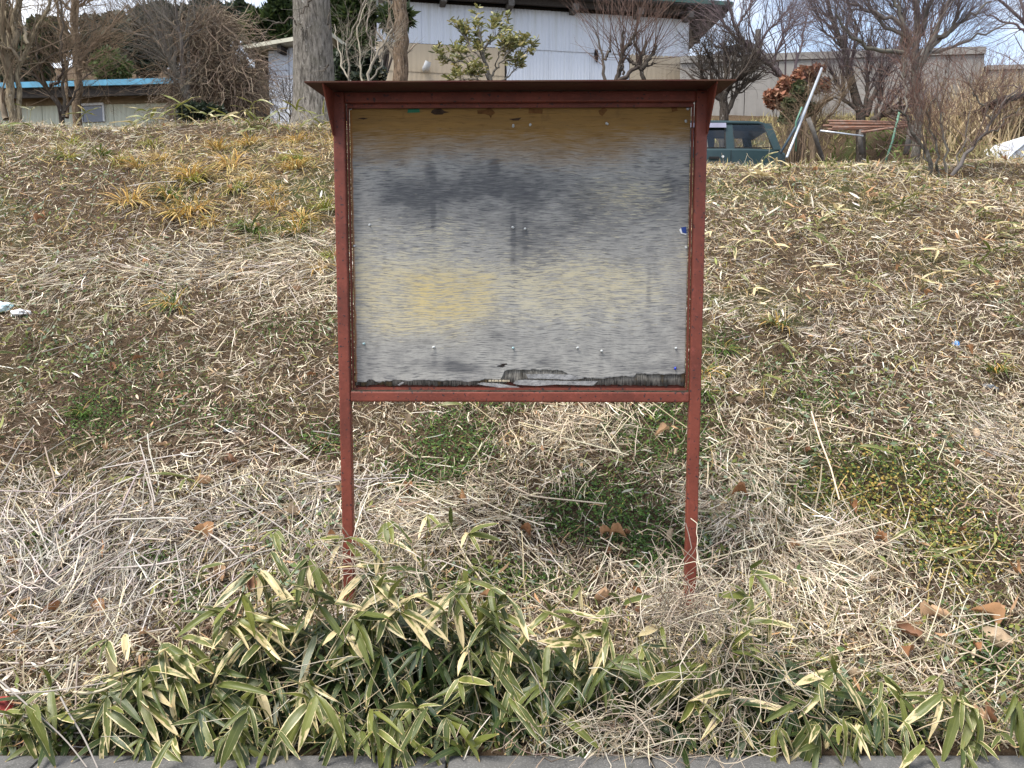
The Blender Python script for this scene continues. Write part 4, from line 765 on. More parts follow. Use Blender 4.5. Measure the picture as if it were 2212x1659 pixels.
for x in (1330, 1400, 1470, 1540):
    Pm, Rm = limb(Z1, [(1420, 800), (x, 620), (x - 40, 430), (x - 110 + 60 * random.random(), 180 + 250 * random.random())], 12.2, .035, .012); b.add(*strands(Pm[None] - off, Rm[None], 6, col=BK['dark'])); c2 = spawn(Pm[None] - off, Rm[None], n=34, Ln=(.4, 1.0), K=6, rr=.22); b.add(*strands(*c2, 4, col=BK['brown'])); c3 = spawn(*c2, n=5, Ln=(.2, .5), K=5, curl=.2); b.add(*strands(*c3, 3, col=BK['brown']))
obj('stems', b.mesh('stems', True), rt, M['bark'])
# dry brown bank behind the shed, tall dry grass at the right, lawn
def blades(P0, hgt, lean, wid, cols, K=4, curl=.12, up=1.0, grav=.08):
    n = len(P0); D = rng.normal(size=(n, 3)) * lean; D[:, 2] = up; D /= np.linalg.norm(D, axis=1, keepdims=True)
    P = walk(P0, D, hgt, K, curl, grav); w = wid[:, None] * np.array([1, .9, .65, .12] if K == 4 else np.linspace(1, .15, K))[None, :]
    sd_ = rng.normal(size=(n, 3)); sd_[:, 2] *= .2
    return strands(P, w, 2, side=sd_, col=cols, colvar=.18)
def on_ground(x, y, dz=0.0): return np.stack([x, y, ground_h(x, y) + dz], 1)
n = 7000; x = rng.uniform(5.2, 10.5, n); y = rng.uniform(12.0, 18, n); keep = (fbm(x * .8, y * .8, 77) + (x / y - .475) * 5 > .5); x, y = x[keep], y[keep]; n = len(x)
B = Bag(); B.add(*blades(on_ground(x, y), rng.uniform(.4, 1.15, n), .22, rng.uniform(.006, .013, n), np.array([(.38, .29, .165), (.46, .37, .23), (.30, .22, .125)])[rng.integers(0, 3, n)], K=6, grav=.1, curl=.14))
obj('tall_dry_grass', B.mesh('tall_dry_grass'), mat=M['straw'], label='tall tan dry grass below the lower concrete wall', cat='grass', kind='stuff')
n = 9000; x = rng.uniform(3.6, 9.0, n); y = rng.uniform(9.2, 19.5, n); B = Bag(); gsel = fbm(x * .5, y * .5, 12) ; green = np.array([(.10, .16, .035), (.14, .19, .05)])[rng.integers(0, 2, n)]; tan = np.array([(.36, .31, .14), (.30, .24, .12)])[rng.integers(0, 2, n)]
keep = ~((x < 5.1) & (y > 9.8) & (y < 14.2)); lawn = (np.hypot((x - 6.1) / 1.3, (y - 13.8) / 1.6) < 1)[:, None]; cc_ = np.where(lawn & (rng.random((n, 1)) < .85), green, tan)
B.add(*blades(on_ground(x[keep], y[keep]), rng.uniform(.08, .25, keep.sum()), .6, rng.uniform(.006, .012, keep.sum()), cc_[keep])); obj('meadow_grass', B.mesh('meadow_grass'), mat=M['moss'], label='short pale and green grass on the level behind the crest', cat='grass', kind='stuff')
n = 6000; x = rng.uniform(-9, -1.2, n); y = rng.uniform(16.8, 25, n); keep = ~((y < 19.5) & (x < -5.0)); B = Bag(); B.add(*blades(on_ground(x[keep], y[keep]), rng.uniform(.2, .6, keep.sum()), .5, rng.uniform(.008, .016, keep.sum()), np.array([(.30, .21, .115), (.22, .15, .085), (.38, .28, .15)])[rng.integers(0, 3, keep.sum())]))
obj('dry_bank_grass', B.mesh('dry_bank_grass'), mat=M['straw'], label='brown dry grass on the bank behind the sheds', cat='grass', kind='stuff')
# ------------------------------------------------------------------ parked car (front to the left, hidden behind the board)
m, t = mat_new('green_car_paint'); N = NT(t); v = N.n('ShaderNodeTexCoord').outputs['Object']
b_ = N.n('ShaderNodeBsdfPrincipled', {'Base Color': N.mix(N.ramp(N.noise(4, 5, .6, v), .4, .7), (.008, .028, .032, 1), (.014, .038, .042, 1)), 'Roughness': .42, 'Coat Weight': .15, 'Coat Roughness': .2}); N.out(b_.outputs[0]); M['carpaint'] = m
m, t = mat_new('car_glass'); N = NT(t); g = N.n('ShaderNodeBsdfGlossy', {'Color': (.8, .85, .85, 1), 'Roughness': .03}); tr = N.n('ShaderNodeBsdfTransparent', {'Color': (.86, .88, .85, 1)})
N.out(N.n('ShaderNodeMixShader', {0: .07, 1: tr.outputs[0], 2: g.outputs[0]}).outputs[0]); M['carglass'] = m
M['rubber'] = m_plain('rubber', (.015, .015, .015), .7, .3, .2, 20, bump=.1); M['seat'] = m_plain('seat_cloth', (.03, .033, .04), .9, .1, .3, 20, bump=.1); M['visor'] = m_plain('smoked_visor', (.25, .25, .33), .2, .5, .1, 5, bump=0); M['redlens'] = m_plain('red_lens', (.3, .01, .01), .2, .5, .1, 5, bump=0)
cr = at(1704, 318, 12.6)                             # rear end at beltline height
carz = float(np.interp(12.6, *PA)) - .05; CT = at(1600, 254, 12.6).z - carz   # roof height
CB = at(1600, 319, 12.6).z - carz                                            # beltline
car = empty('parked_car', (cr.x - 1.75, 13.35, carz), 'old dark green hatchback parked behind the crest right of the board', 'car')
def loft(secs):
    """secs: list of (x, [(y,z)...]) cross sections, same count"""
    n = len(secs[0][1]); V = [(x, y, z) for x, s in secs for (y, z) in s]; Fs = []
    for i in range(len(secs) - 1):
        for k in range(n): Fs.append((i * n + k, i * n + (k + 1) % n, (i + 1) * n + (k + 1) % n, (i + 1) * n + k))
    Fs.append(tuple(range(n))); Fs.append(tuple(range((len(secs) - 1) * n, len(secs) * n))[::-1]); return MB().add(V, Fs)
def sec(hw, z0, z1, top): return [(-hw * .94, z0), (hw * .94, z0), (hw, z0 + .16), (hw, (z0 + z1) / 2), (hw * .965, z1), (hw * .93 - .0, top), (-hw * .93, top), (-hw * .965, z1), (-hw, (z0 + z1) / 2), (-hw, z0 + .16)]
body = loft([(-1.78, sec(.62, .30, .58, .60)), (-1.70, sec(.70, .24, .66, .69)), (-1.2, sec(.735, .20, .74, .79)), (-.75, sec(.74, .19, CB - .03, CB - .005)), (0, sec(.74, .19, CB - .03, CB)), (1.2, sec(.74, .20, CB - .03, CB)), (1.62, sec(.72, .24, CB - .04, CB - .01)), (1.74, sec(.66, .30, CB - .1, CB - .06))])
bd = body.build('body', M['carpaint'], car, smooth=True, bevel=.012)
rf = loft([(-.42, [(-.55, CT - .06), (.55, CT - .06), (.56, CT - .035), (-.56, CT - .035)]), (-.2, [(-.58, CT - .055), (.58, CT - .055), (.56, CT - .005), (-.56, CT - .005)]), (.6, [(-.585, CT - .05), (.585, CT - .05), (.56, CT), (-.56, CT)]), (1.35, [(-.575, CT - .06), (.575, CT - .06), (.55, CT - .012), (-.55, CT - .012)]), (1.57, [(-.53, CT - .10), (.53, CT - .10), (.51, CT - .06), (-.51, CT - .06)])]); rf.build('roof', M['carpaint'], car, smooth=True)
def pillar(x0, x1, xt0, xt1, s, name='pillar', mat='carpaint', dy=0.0):
    yb, yt = s * (.695 - dy), s * (.565 - dy); V = [(x0, yb, CB - .02), (x1, yb, CB - .02), (xt1, yt, CT - .045), (xt0, yt, CT - .045)]; w = -s * .035
    MB().add(V + [(a, b + w, c) for a, b, c in V], [(0, 1, 2, 3), (7, 6, 5, 4), (0, 4, 5, 1), (1, 5, 6, 2), (2, 6, 7, 3), (3, 7, 4, 0)]).build(name, M[mat], car)
for s in (-1, 1):
    pillar(-.93, -.86, -.40, -.33, s); pillar(.86, .98, .87, .97, s); pillar(1.54, 1.66, 1.42, 1.54, s)
    for (x0, x1, t0, t1) in ((-.855, .86, -.33, .87), (.98, 1.54, .97, 1.42)):
        yb, yt = s * .690, s * .560; MB().add([(x0, yb, CB - .01), (x1, yb, CB - .01), (t1, yt, CT - .05), (t0, yt, CT - .05)], [(0, 1, 2, 3)]).build('window_pane', M['carglass'], car)
        g = .022                                     # rubber surround
        V0 = [(x0, yb, CB + .0), (x1, yb, CB + .0), (t1, yt, CT - .052), (t0, yt, CT - .052)]; cxm = sum(p[0] for p in V0) / 4; czm = sum(p[2] for p in V0) / 4
        V1 = [(cxm + (p[0] - cxm) * (1 - g * 1.6), p[1], czm + (p[2] - czm) * (1 - g * 4)) for p in V0]; MB().add([(a, b * 1.004, c) for a, b, c in V0 + V1], [(0, 1, 5, 4), (1, 2, 6, 5), (2, 3, 7, 6), (3, 0, 4, 7)]).build('window_seal', M['rubber'], car)
    MB().add([(-.34, s * .60, CT - .045), (.87, s * .60, CT - .045), (.87, s * .625, CT - .115), (-.42, s * .625, CT - .115)], [(0, 1, 2, 3)]).build('wind_visor', M['visor'], car)
    MB().box(.60, .75, s * .745 - .012, s * .745 + .012, CB - .16, CB - .125).build('door_handle', M['rubber'], car, bevel=.004); MB().tube([(.80, s * .74, CB - .125), (.80, s * .752, CB - .125)], .018, 12).build('keyhole', M['alu'], car)
    MB().box(.917, .923, s * .7405 - .003, s * .7405 + .003, .3, CB - .03).build('door_gap', M['rubber'], car); MB().box(-.85, -.844, s * .7405 - .003, s * .7405 + .003, .3, CB - .04).build('door_gap', M['rubber'], car)
    MB().box(1.66, 1.745, s * .60 - .06, s * .60 + .06, CB - .46, CB - .26).build('tail_light', M['redlens'], car, bevel=.01); MB().box(-1.775, -1.70, s * .50 - .10, s * .50 + .10, .50, .60).build('headlight', M['clearplast'], car, bevel=.01)
    for xw in (-1.15, 1.12):
        wh = MB().tube([(xw, s * .58, .27), (xw, s * .60, .27), (xw, s * .73, .27), (xw, s * .748, .27)], [.22, .275, .275, .22], 24).build('wheel', M['rubber'], car, smooth=False); MB().tube([(xw, s * .745, .27), (xw, s * .7535, .27)], [.18, .165], 20).build('rim', M['steel'], wh)
MB().add([(-.93, -.68, CB - .015), (-.93, .68, CB - .015), (-.41, .55, CT - .05), (-.41, -.55, CT - .05)], [(0, 1, 2, 3)]).build('windscreen', M['carglass'], car); MB().add([(1.62, -.66, CB - .03), (1.62, .66, CB - .03), (1.56, .51, CT - .085), (1.56, -.51, CT - .085)], [(0, 1, 2, 3)]).build('rear_window', M['carglass'], car)
for s in (-1, 1):
    MB().prism([(-.25, CB - .5), (.10, CB - .5), (.28, CB + .12), (.16, CB + .14), (.02, CB - .32), (-.25, CB - .36)], 'y', s * .36 - .23, s * .36 + .23).build('seat', M['seat'], car, bevel=.03); MB().prism([(.17, CB + .15), (.28, CB + .14), (.31, CB + .32), (.22, CB + .32)], 'y', s * .36 - .12, s * .36 + .12).build('headrest', M['seat'], car, bevel=.02)
MB().prism([(.75, CB - .5), (1.10, CB - .5), (1.22, CB - .02), (1.14, CB), (1.0, CB - .32), (.75, CB - .36)], 'y', -.55, .55).build('rear_seat', M['seat'], car, bevel=.03)
M['cardboard'] = m_plain('pale_carton', (.52, .46, .38), .8, .2, .15, 4, bump=.1)
MB().box(.25, .85, -.45, .1, CB - .3, CB + .07, Matrix.Rotation(R(-8), 4, 'Y')).build('carton', M['cardboard'], None, loc=(car.location.x - .05, car.location.y, car.location.z), label='pale carton inside the parked car seen through its door window', cat='carton')
# ------------------------------------------------------------------ poles and pipes
M['galv'] = m_plain('galvanised_pipe', (.50, .53, .57), .35, .5, .2, 8, bump=.1, metal=.5); M['bluegrey'] = m_plain('dark_blue_pole', (.05, .075, .10), .5, .4, .3, 8, bump=.1); M['greenpole'] = m_plain('green_garden_pole', (.09, .20, .14), .5, .4, .3, 8, bump=.1); M['rust'] = m_plain('rusty_pipe', (.17, .075, .045), .85, .2, .35, 10, col2=(.24, .17, .14), bump=.4)
def pole(name, Z, pts, Y, r, mat, label, cat='pole', dY=0, group=None):
    P = [at(*Z(p), Y + dY * i / (len(pts) - 1)) for i, p in enumerate(pts)]; b = P[0]; return MB().tube([p - b for p in P], r, 10).build(name, M[mat], None, smooth=True, loc=b, label=label, cat=cat, group=group)
pole('silver_pole', Z4, [(660, 1030), (700, 930), (890, 445)], 9.6, .014, 'galv', 'silver metal pole leaning by the car rear', dY=.5); pole('thin_pole', Z4, [(620, 1000), (760, 760), (845, 560)], 9.8, .014, 'bluegrey', 'dark blue thin pole leaning left of the silver pole', dY=.3); pole('green_pole', Z4, [(720, 990), (720, 800), (760, 700)], 9.9, .010, 'greenpole', 'thin green garden pole upright beside the silver pole')
pole('green_pole', Z4, [(1300, 1075), (1350, 930), (1400, 720)], 9.4, .012, 'greenpole', 'green garden pole leaning in front of the rusty pipes'); pole('grey_pipe', Z4, [(880, 855), (1160, 890)], 10.0, .011, 'galv', 'pale grey pipe lying below the rusty pipes', 'pipe')
RPG = 'rusty pipes in the stack'
for i, (a, b_, dy) in enumerate([((930, 790), (1450, 800), .3), ((940, 808), (1460, 812), .1), ((900, 822), (1455, 818), .4), ((960, 834), (1450, 828), .0), ((930, 846), (1400, 838), .25), ((1150, 864), (1450, 822), -.1), ((980, 800), (1440, 806), .45), ((1000, 828), (1430, 836), .5)]):
    pole('rusty_pipe', Z4, [a, b_], 10.3 + dy, .014, 'rust', 'rusty metal pipe in the stack lying across low supports by the bare trees', 'pipe', group=RPG)
for (pts, r) in (([(800, 770), (840, 870), (900, 1060)], .028), ([(1150, 1010), (1140, 900), (1150, 850)], .03), ([(1440, 1010), (1460, 900), (1470, 820)], .035)):
    P = [at(*Z4(p), 10.3) for p in pts]; b0 = P[-1] if P[-1].z < P[0].z else P[0]; MB().tube([p - b0 for p in P], [r, r * .9, r], 9).build('wooden_stake', M['greywood'], None, smooth=True, loc=b0, label={.028: 'leaning grey log propped beside the rusty pipes', .03: 'short stake under the middle of the rusty pipes', .035: 'dark stake carrying the right end of the rusty pipes'}[r], cat='stake')
# white tunnel cover and black sheet at the right edge
p = at(*Z4((2010, 1110)), 10.8); q = at(*Z4((2330, 870)), 10.8); hgt = at(*Z4((2212, 885)), 10.8).z - p.z
tun = empty('white_tunnel_cover', (p.x, 10.8, p.z - .3), 'white plastic hoop cover at the right edge behind the crest', 'cover'); wd = 3.2; ar = [(wd / 2 - wd / 2 * math.cos(R(a)), math.sin(R(a)) * (hgt + .55)) for a in range(0, 181, 10)]
M['whitesheet'] = m_plain('white_plastic', (.72, .74, .78), .4, .4, .08, 2, bump=.1)
V = [(x, y, z) for y in (0, 4) for x, z in ar] ; n = len(ar); MB().add(V, [(i, i + 1, n + i + 1, n + i) for i in range(n - 1)] + [tuple(range(n))]).build('cover_sheet', M['whitesheet'], tun); MB().tube([(x, -.02, z + .01) for x, z in ar], .022, 8).build('hoop', M['galv'], tun, smooth=True)
p = at(*Z4((2085, 640)), 12.0); bs = empty('black_sheet', tuple(p), 'crumpled black sheet jutting in at the right edge above dry grass', 'sheet'); n = 12
xs = np.linspace(0, 1.6, 14); ys = np.linspace(0, 1.2, 8); Xs, Ys = np.meshgrid(xs, ys); Zs = .28 * sstep(0, .8, Xs) + (fbm(Xs * 5, Ys * 5, 4) - .5) * .14; i = np.arange(14 * 8).reshape(8, 14)
me = new_mesh('sheet', np.stack([Xs, Ys, Zs], -1), np.stack([i[:-1, :-1], i[:-1, 1:], i[1:, 1:], i[1:, :-1]], -1).reshape(-1, 4), smooth=True); o = obj('sheet', me, bs, M['rubber']); md = o.modifiers.new('thick', 'SOLIDIFY'); md.thickness = .06
gz = float(ground_h(p.x + .5, 12.3)); MB().tube([(.5, .3, gz - p.z), (.5, .3, .1)], .04, 8).build('prop', M['darkwood'], bs); MB().tube([(1.3, .9, gz - p.z), (1.3, .9, .2)], .04, 8).build('prop', M['darkwood'], bs)
# ------------------------------------------------------------------ what lies and grows on the bank
def zone(px, py, L_):
    s = 0
    for (x, y, rx, ry, w) in L_: s = s + w * np.exp(-((px - x) / rx) ** 2 - ((py - y) / ry) ** 2)
    return s
ZS = [(430, 585, 260, 55, .8), (640, 600, 110, 70, .8), (150, 630, 150, 50, .5), (1270, 900, 120, 60, 1.0), (1340, 950, 70, 70, .6), (1600, 1060, 110, 120, 1.1), (1850, 1180, 150, 90, .8), (1720, 1250, 120, 70, .6), (250, 1180, 320, 110, .8), (120, 1320, 220, 130, .8), (500, 1040, 200, 70, .6), (900, 1120, 260, 70, .9), (2150, 950, 110, 80, .8), (1250, 1040, 60, 50, .5), (1300, 1250, 200, 40, .5), (1950, 700, 200, 60, .3), (560, 420, 180, 60, .2), (1480, 1290, 60, 50, .8), (1330, 1600, 120, 50, .7)]
ZG = [(980, 960, 90, 60, 1.0), (900, 1040, 90, 35, .8), (1100, 880, 40, 20, .7), (1430, 940, 110, 70, 1.0), (1300, 1090, 110, 55, 1.0), (1230, 1140, 70, 40, .7), (1400, 1160, 90, 60, .7), (1880, 1070, 170, 85, 1.0), (2080, 1200, 110, 80, .7), (700, 960, 60, 40, .6), (200, 900, 55, 45, .8), (330, 1230, 90, 40, .6), (80, 1190, 60, 30, .6), (1780, 870, 80, 40, .5), (1450, 1210, 90, 45, .6), (600, 720, 120, 40, .35), (400, 900, 220, 60, .35), (1570, 740, 40, 25, .8), (1700, 790, 90, 40, .35), (2130, 1420, 60, 80, .6), (430, 1300, 60, 30, .5), (280, 790, 140, 60, .35), (1100, 1260, 160, 40, .5), (760, 780, 60, 40, .3), (100, 760, 70, 30, .35)]
ZY = [(1900, 1090, 150, 90, 1.0), (2080, 1210, 110, 90, .8), (2000, 1330, 150, 70, .7), (1700, 1040, 60, 60, .3)]
ZB = [(200, 980, 240, 60, .9), (380, 930, 260, 60, .7), (120, 840, 160, 50, .5), (330, 1420, 260, 60, .6), (900, 640, 40, 40, .3), (130, 400, 180, 90, .5), (330, 500, 170, 60, .4), (1900, 560, 160, 50, .5), (1750, 640, 120, 60, .4), (650, 420, 50, 40, .5)]
TOP = ([0, 130, 260, 400, 520, 600, 700, 850, 1000, 1100, 1250, 1400, 1520, 1650, 1720, 1800, 2000, 2130, 2212], [1570, 1520, 1450, 1420, 1360, 1310, 1300, 1290, 1290, 1340, 1390, 1410, 1410, 1370, 1420, 1470, 1540, 1580, 1610])
def thick(px, py): return sstep(0, 60, py - np.interp(px, *TOP) - 30) * (1 - np.exp(-((px - 1330) / 110) ** 2 - ((py - 1610) / 50) ** 2))
def cand(n, y1=9.3):
    y = 2.42 * (y1 / 2.42) ** rng.random(n); x = rng.uniform(-1, 1, n) * (.74 * y + .5); return x, y
def slope_dir(n, phi, tilt=.12):
    D = np.stack([np.cos(phi), np.sin(phi), .5 * np.sin(phi)], 1) + rng.normal(size=(n, 3)) * [0, 0, tilt]; return D / np.linalg.norm(D, axis=1, keepdims=True)
B = Bag()
# dead crumbs: short broken bits covering the soil
n = 190000; x, y = cand(n); px, py = proj(x, y, ground_h(x, y)); g = zone(px, py, ZG); b = zone(px, py, ZB); keep = rng.random(n) > np.maximum(.9 * np.clip(g * 1.2, 0, 1), .5 * thick(px, py)); x, y, b, g, py = x[keep], y[keep], b[keep], g[keep], py[keep]; n = len(x)
phi = rng.uniform(0, 2 * np.pi, n); P = walk(on_ground(x, y, .004) + np.stack([0 * x, 0 * x, rng.random(n) ** 2 * .03], 1), slope_dir(n, phi, .4), rng.uniform(.02, .075, n), 3, .3)
br_ = pal([(.46, .39, .29), (.33, .26, .185), (.20, .14, .095), (.62, .54, .42), (.38, .26, .14), (.09, .066, .048), (.20, .20, .07)], [3, 3, 2, 3, 2, 1.6, 1.5], n); dk_ = pal([(.13, .085, .055), (.20, .135, .085), (.09, .06, .042), (.27, .20, .14)], [3, 3, 2, 2], n); br_ = np.where((rng.random(n) < b)[:, None], dk_, br_)
up_ = (py < 640)[:, None] & (rng.random((n, 1)) < .35); br_ = np.where(up_, br_ * [1.12, 1.0, .78], br_)
B.add(*strands(P, np.repeat(rng.uniform(.0008, .0022, n)[:, None], 3, 1), 2, col=br_, colvar=.22))
# straw
n = 210000; x, y = cand(n); px, py = proj(x, y, ground_h(x, y)); s = zone(px, py, ZS); g = zone(px, py, ZG); b = zone(px, py, ZB); pat = fbm(x * 1.7, y * 1.7, 55)
dens = np.clip(.03 + .22 * (py < 620) + .85 * np.clip(s, 0, 1.1) + .75 * (pat - .42), .03, 1) * (1 - .85 * thick(px, py)) * (1 - .93 * np.clip(g * 1.6, 0, 1) * (1 - .3 * np.clip(s, 0, 1))) * (1 - .35 * np.clip(b, 0, 1)); keep = rng.random(n) < dens; x, y, s, b, px, py = [a[keep] for a in (x, y, s, b, px, py)]; n = len(x)
phi = fbm(x * 1.3, y * 1.3, 66) * 11 + rng.normal(size=n) * .5 + (rng.random(n) < .2) * rng.uniform(0, 6.3, n)
Ln = rng.uniform(.025, .17, n) * (.75 + .6 * np.clip(s, 0, 1)); dz = .006 + rng.random(n) ** 1.6 * (.03 + .085 * np.clip(s, 0, 1) * sstep(.3, .6, fbm(x * 2.4, y * 2.4, 71)))
P = walk(on_ground(x, y) + np.stack([0 * x, 0 * x, dz], 1), slope_dir(n, phi, .16), Ln, 4, .17, .02)
pale = pal([(.70, .61, .46), (.60, .51, .365), (.78, .71, .58), (.50, .42, .31), (.38, .315, .235), (.22, .165, .115)], [4, 4, 3, 2.5, 2, 1.5], n); gre = pal([(.45, .405, .36), (.35, .31, .275), (.55, .51, .46), (.19, .16, .135)], [3, 3, 2, 2], n); tan_ = pal([(.50, .36, .16), (.46, .30, .12), (.56, .45, .24), (.40, .27, .12)], [3, 2, 2, 2], n)
gw = np.clip(zone(px, py, [(150, 1270, 420, 190, .8), (500, 1150, 250, 90, .4), (400, 560, 300, 60, .35), (150, 450, 200, 80, .4), (2150, 980, 80, 60, .5), (1750, 700, 300, 150, .4)]), 0, .85); tw = np.clip(zone(px, py, [(480, 390, 330, 90, .55), (1700, 400, 300, 50, .4), (2050, 480, 200, 80, .3), (650, 330, 120, 60, .5)]), 0, .8)
r_ = rng.random(n); colr = np.where((r_ < gw)[:, None], gre, np.where((r_ > 1 - tw)[:, None], tan_, pale))
B.add(*strands(P, np.repeat(rng.uniform(.0010, .0024, n)[:, None], 4, 1) * np.array([1, 1, .8, .4])[None], 2, col=colr, colvar=.2))
obj('dry_straw', B.mesh('dry_straw'), mat=M['straw'], label='dry straw and dead grass litter covering the bank', cat='straw', kind='stuff')
# coarse dry stems, round
B = Bag(); n = 9000; x, y = cand(n, 7); px, py = proj(x, y, ground_h(x, y)); w = zone(px, py, [(230, 1170, 330, 110, 1.0), (90, 1330, 260, 120, .9), (930, 1100, 250, 60, .7), (620, 1060, 120, 60, .4), (1800, 1190, 160, 100, .35), (1430, 1000, 200, 60, .2), (420, 620, 200, 40, .35), (760, 1090, 160, 60, .6)]) + .03; keep = rng.random(n) < w * .5 * (1 - .8 * thick(px, py)) * (1 - .8 * np.clip(zone(px, py, ZG), 0, 1)); x, y, px = x[keep], y[keep], px[keep]; n = len(x)
phi = np.where(px < 700, rng.choice([.5, 2.55, 1.4, .05], n), np.where(px < 1250, -.35, rng.uniform(0, 3.1, n))) + rng.normal(size=n) * .35
P = walk(on_ground(x, y) + np.stack([0 * x, 0 * x, .015 + rng.random(n) * .06], 1), slope_dir(n, phi, .10), rng.uniform(.12, .5, n), 4, .05, .0)
B.add(*strands(P, np.repeat(rng.uniform(.0018, .0038, n)[:, None], 4, 1), 4, col=np.where((px < 800)[:, None], pal([(.40, .35, .31), (.33, .285, .245), (.47, .43, .385), (.25, .205, .165)], [3, 3, 2, 1], n), pal([(.56, .47, .33), (.48, .39, .26), (.62, .55, .42)], [2, 2, 1], n)), colvar=.15)); 
n = 1100; x, y = cand(n, 8); P = walk(on_ground(x, y), np.stack([rng.normal(size=n) * .5, rng.normal(size=n) * .3, rng.uniform(.3, 1, n)], 1), rng.uniform(.08, .32, n), 5, .18, .03); B.add(*strands(P, np.repeat(rng.uniform(.0009, .0018, n)[:, None], 5, 1), 3, col=pal([(.60, .52, .38), (.5, .4, .26), (.22, .15, .10), (.66, .6, .48)], [3, 2, 1, 2], n)))
obj('dry_stems', B.mesh('dry_stems'), mat=M['straw'], label='coarse grey dry stems strewn over the lower bank', cat='stems', kind='stuff')
# moss and small-leaved ground cover
def leaflets(P0, size, cols, tilt=.6, long=1.3):
    n = len(P0); nr = rng.normal(size=(n, 3)) * tilt + [0, -.35, 1]; nr /= np.linalg.norm(nr, axis=1, keepdims=True); a = rng.normal(size=(n, 3)); a -= nr * (a * nr).sum(1, keepdims=True); a /= np.linalg.norm(a, axis=1, keepdims=True); s = np.cross(nr, a); z = size[:, None]
    V = np.stack([P0 - a * z * .5 * long, P0 + s * z * .5, P0 + a * z * .5 * long, P0 - s * z * .5], 1).reshape(-1, 3); return V, np.arange(4 * n).reshape(n, 4), np.repeat(cols * rng.uniform(.65, 1.35, (n, 1)), 4, 0)
B = Bag(); n = 420000; x, y = cand(n, 8.5); px, py = proj(x, y, ground_h(x, y)); g = zone(px, py, ZG); pat = fbm(x * 5, y * 5, 91); keep = rng.random(n) < np.clip(g * 1.9 - .15, 0, 1) * sstep(.22, .42, pat + .25 * np.clip(g, 0, 1)) + .035 * (pat > .52); x, y, px, py = x[keep], y[keep], px[keep], py[keep]; n = len(x)
yl = np.clip(zone(px, py, ZY), 0, .8); base = pal([(.055, .105, .022), (.075, .135, .028), (.035, .07, .018), (.10, .16, .035), (.05, .085, .04)], [3, 3, 2, 2, 1], n); ye = pal([(.36, .25, .06), (.24, .20, .05), (.14, .17, .04), (.40, .31, .10)], [2, 2, 3, 1], n)
B.add(*leaflets(on_ground(x, y) + np.stack([0 * x, 0 * x, rng.random(n) * .035], 1), rng.uniform(.006, .014, n), np.where((rng.random(n) < yl)[:, None], ye, base)))
# grey-green rosettes (mugwort), olive low weeds
n = 34000; x, y = cand(n, 8.5); px, py = proj(x, y, ground_h(x, y)); pat = vnoise(x * 4.5, y * 4.5, 17) * vnoise(x * 1.2, y * 1.2, 19); keep = (pat > .34) & (rng.random(n) > thick(px, py)); x, y = x[keep], y[keep]; n = len(x)
B.add(*leaflets(on_ground(x, y) + np.stack([0 * x, 0 * x, .01 + rng.random(n) * .04], 1), rng.uniform(.008, .020, n), pal([(.16, .21, .13), (.22, .27, .19), (.10, .15, .05), (.13, .15, .035), (.19, .20, .05)], [2, 1, 2, 2, 1], n), long=2.0))
n = 22000; x, y = cand(n, 8.5); px, py = proj(x, y, ground_h(x, y)); keep = rng.random(n) < zone(px, py, ZB); x, y = x[keep], y[keep]; n = len(x)
B.add(*leaflets(on_ground(x, y) + np.stack([0 * x, 0 * x, rng.random(n) * .03], 1), rng.uniform(.007, .018, n), pal([(.14, .08, .055), (.20, .115, .075), (.075, .075, .035), (.09, .055, .04), (.06, .08, .03)], [3, 2, 2, 2, 2], n), long=2.2))
obj('ground_cover', B.mesh('ground_cover'), mat=M['moss'], label='low green moss and small-leaved weeds in patches on the bank', cat='ground cover', kind='stuff')
# upright dry and green grass on the bank and the crest
B = Bag(); n = 95000; x, y = cand(n, 9.4); px, py = proj(x, y, ground_h(x, y)); up = np.clip(zone(px, py, [(500, 400, 420, 140, .55), (250, 290, 420, 50, .8), (1850, 380, 420, 70, .5), (650, 310, 200, 50, .5), (1700, 560, 300, 200, .15)]), 0, .8) + .05 ; keep = rng.random(n) < up * sstep(.3, .6, fbm(x * 3, y * 3, 23)); x, y = x[keep], y[keep]; n = len(x)
B.add(*blades(on_ground(x, y), rng.uniform(.04, .15, n), .7, rng.uniform(.0014, .003, n), pal([(.56, .42, .17), (.46, .35, .14), (.34, .33, .09), (.22, .25, .06), (.64, .55, .36), (.34, .24, .13)], [3, 2, 2.5, 2, 2, 1.5], n), grav=.3, curl=.25))
obj('bank_grass', B.mesh('bank_grass'), mat=M['straw'], label='short yellowed grass over the upper bank and crest', cat='grass', kind='stuff')
# grass tufts: each one a thing
def tuft_mesh(n, h, cols, w, spread, droop=.35, seed=0):
    a = rng.uniform(0, 2 * np.pi, n); r = rng.random(n) ** .6 * spread * .35; P0 = np.stack([np.cos(a) * r, np.sin(a) * r, np.full(n, -.012)], 1)
    D = np.stack([np.cos(a) * rng.uniform(.15, 1.2, n), np.sin(a) * rng.uniform(.15, 1.2, n), np.ones(n)], 1); D /= np.linalg.norm(D, axis=1, keepdims=True)
    P = walk(P0, D, rng.uniform(.6, 1.15, n) * h, 6, .10, droop); sd_ = np.stack([-np.sin(a), np.cos(a), 0 * a], 1)
    V, Q, C = strands(P, np.repeat(w * rng.uniform(.7, 1.2, n)[:, None], 6, 1) * np.array([.8, 1, 1, .85, .6, .15])[None], 2, side=sd_, col=cols(n), colvar=.18)
    me = new_mesh('grass_tuft', V, Q, C); me.materials.append(M['moss']); return me
OR = lambda n: pal([(.52, .33, .09), (.56, .40, .15), (.44, .27, .07), (.30, .26, .07), (.60, .48, .24)], [3, 3, 2, 1.3, 1], n)
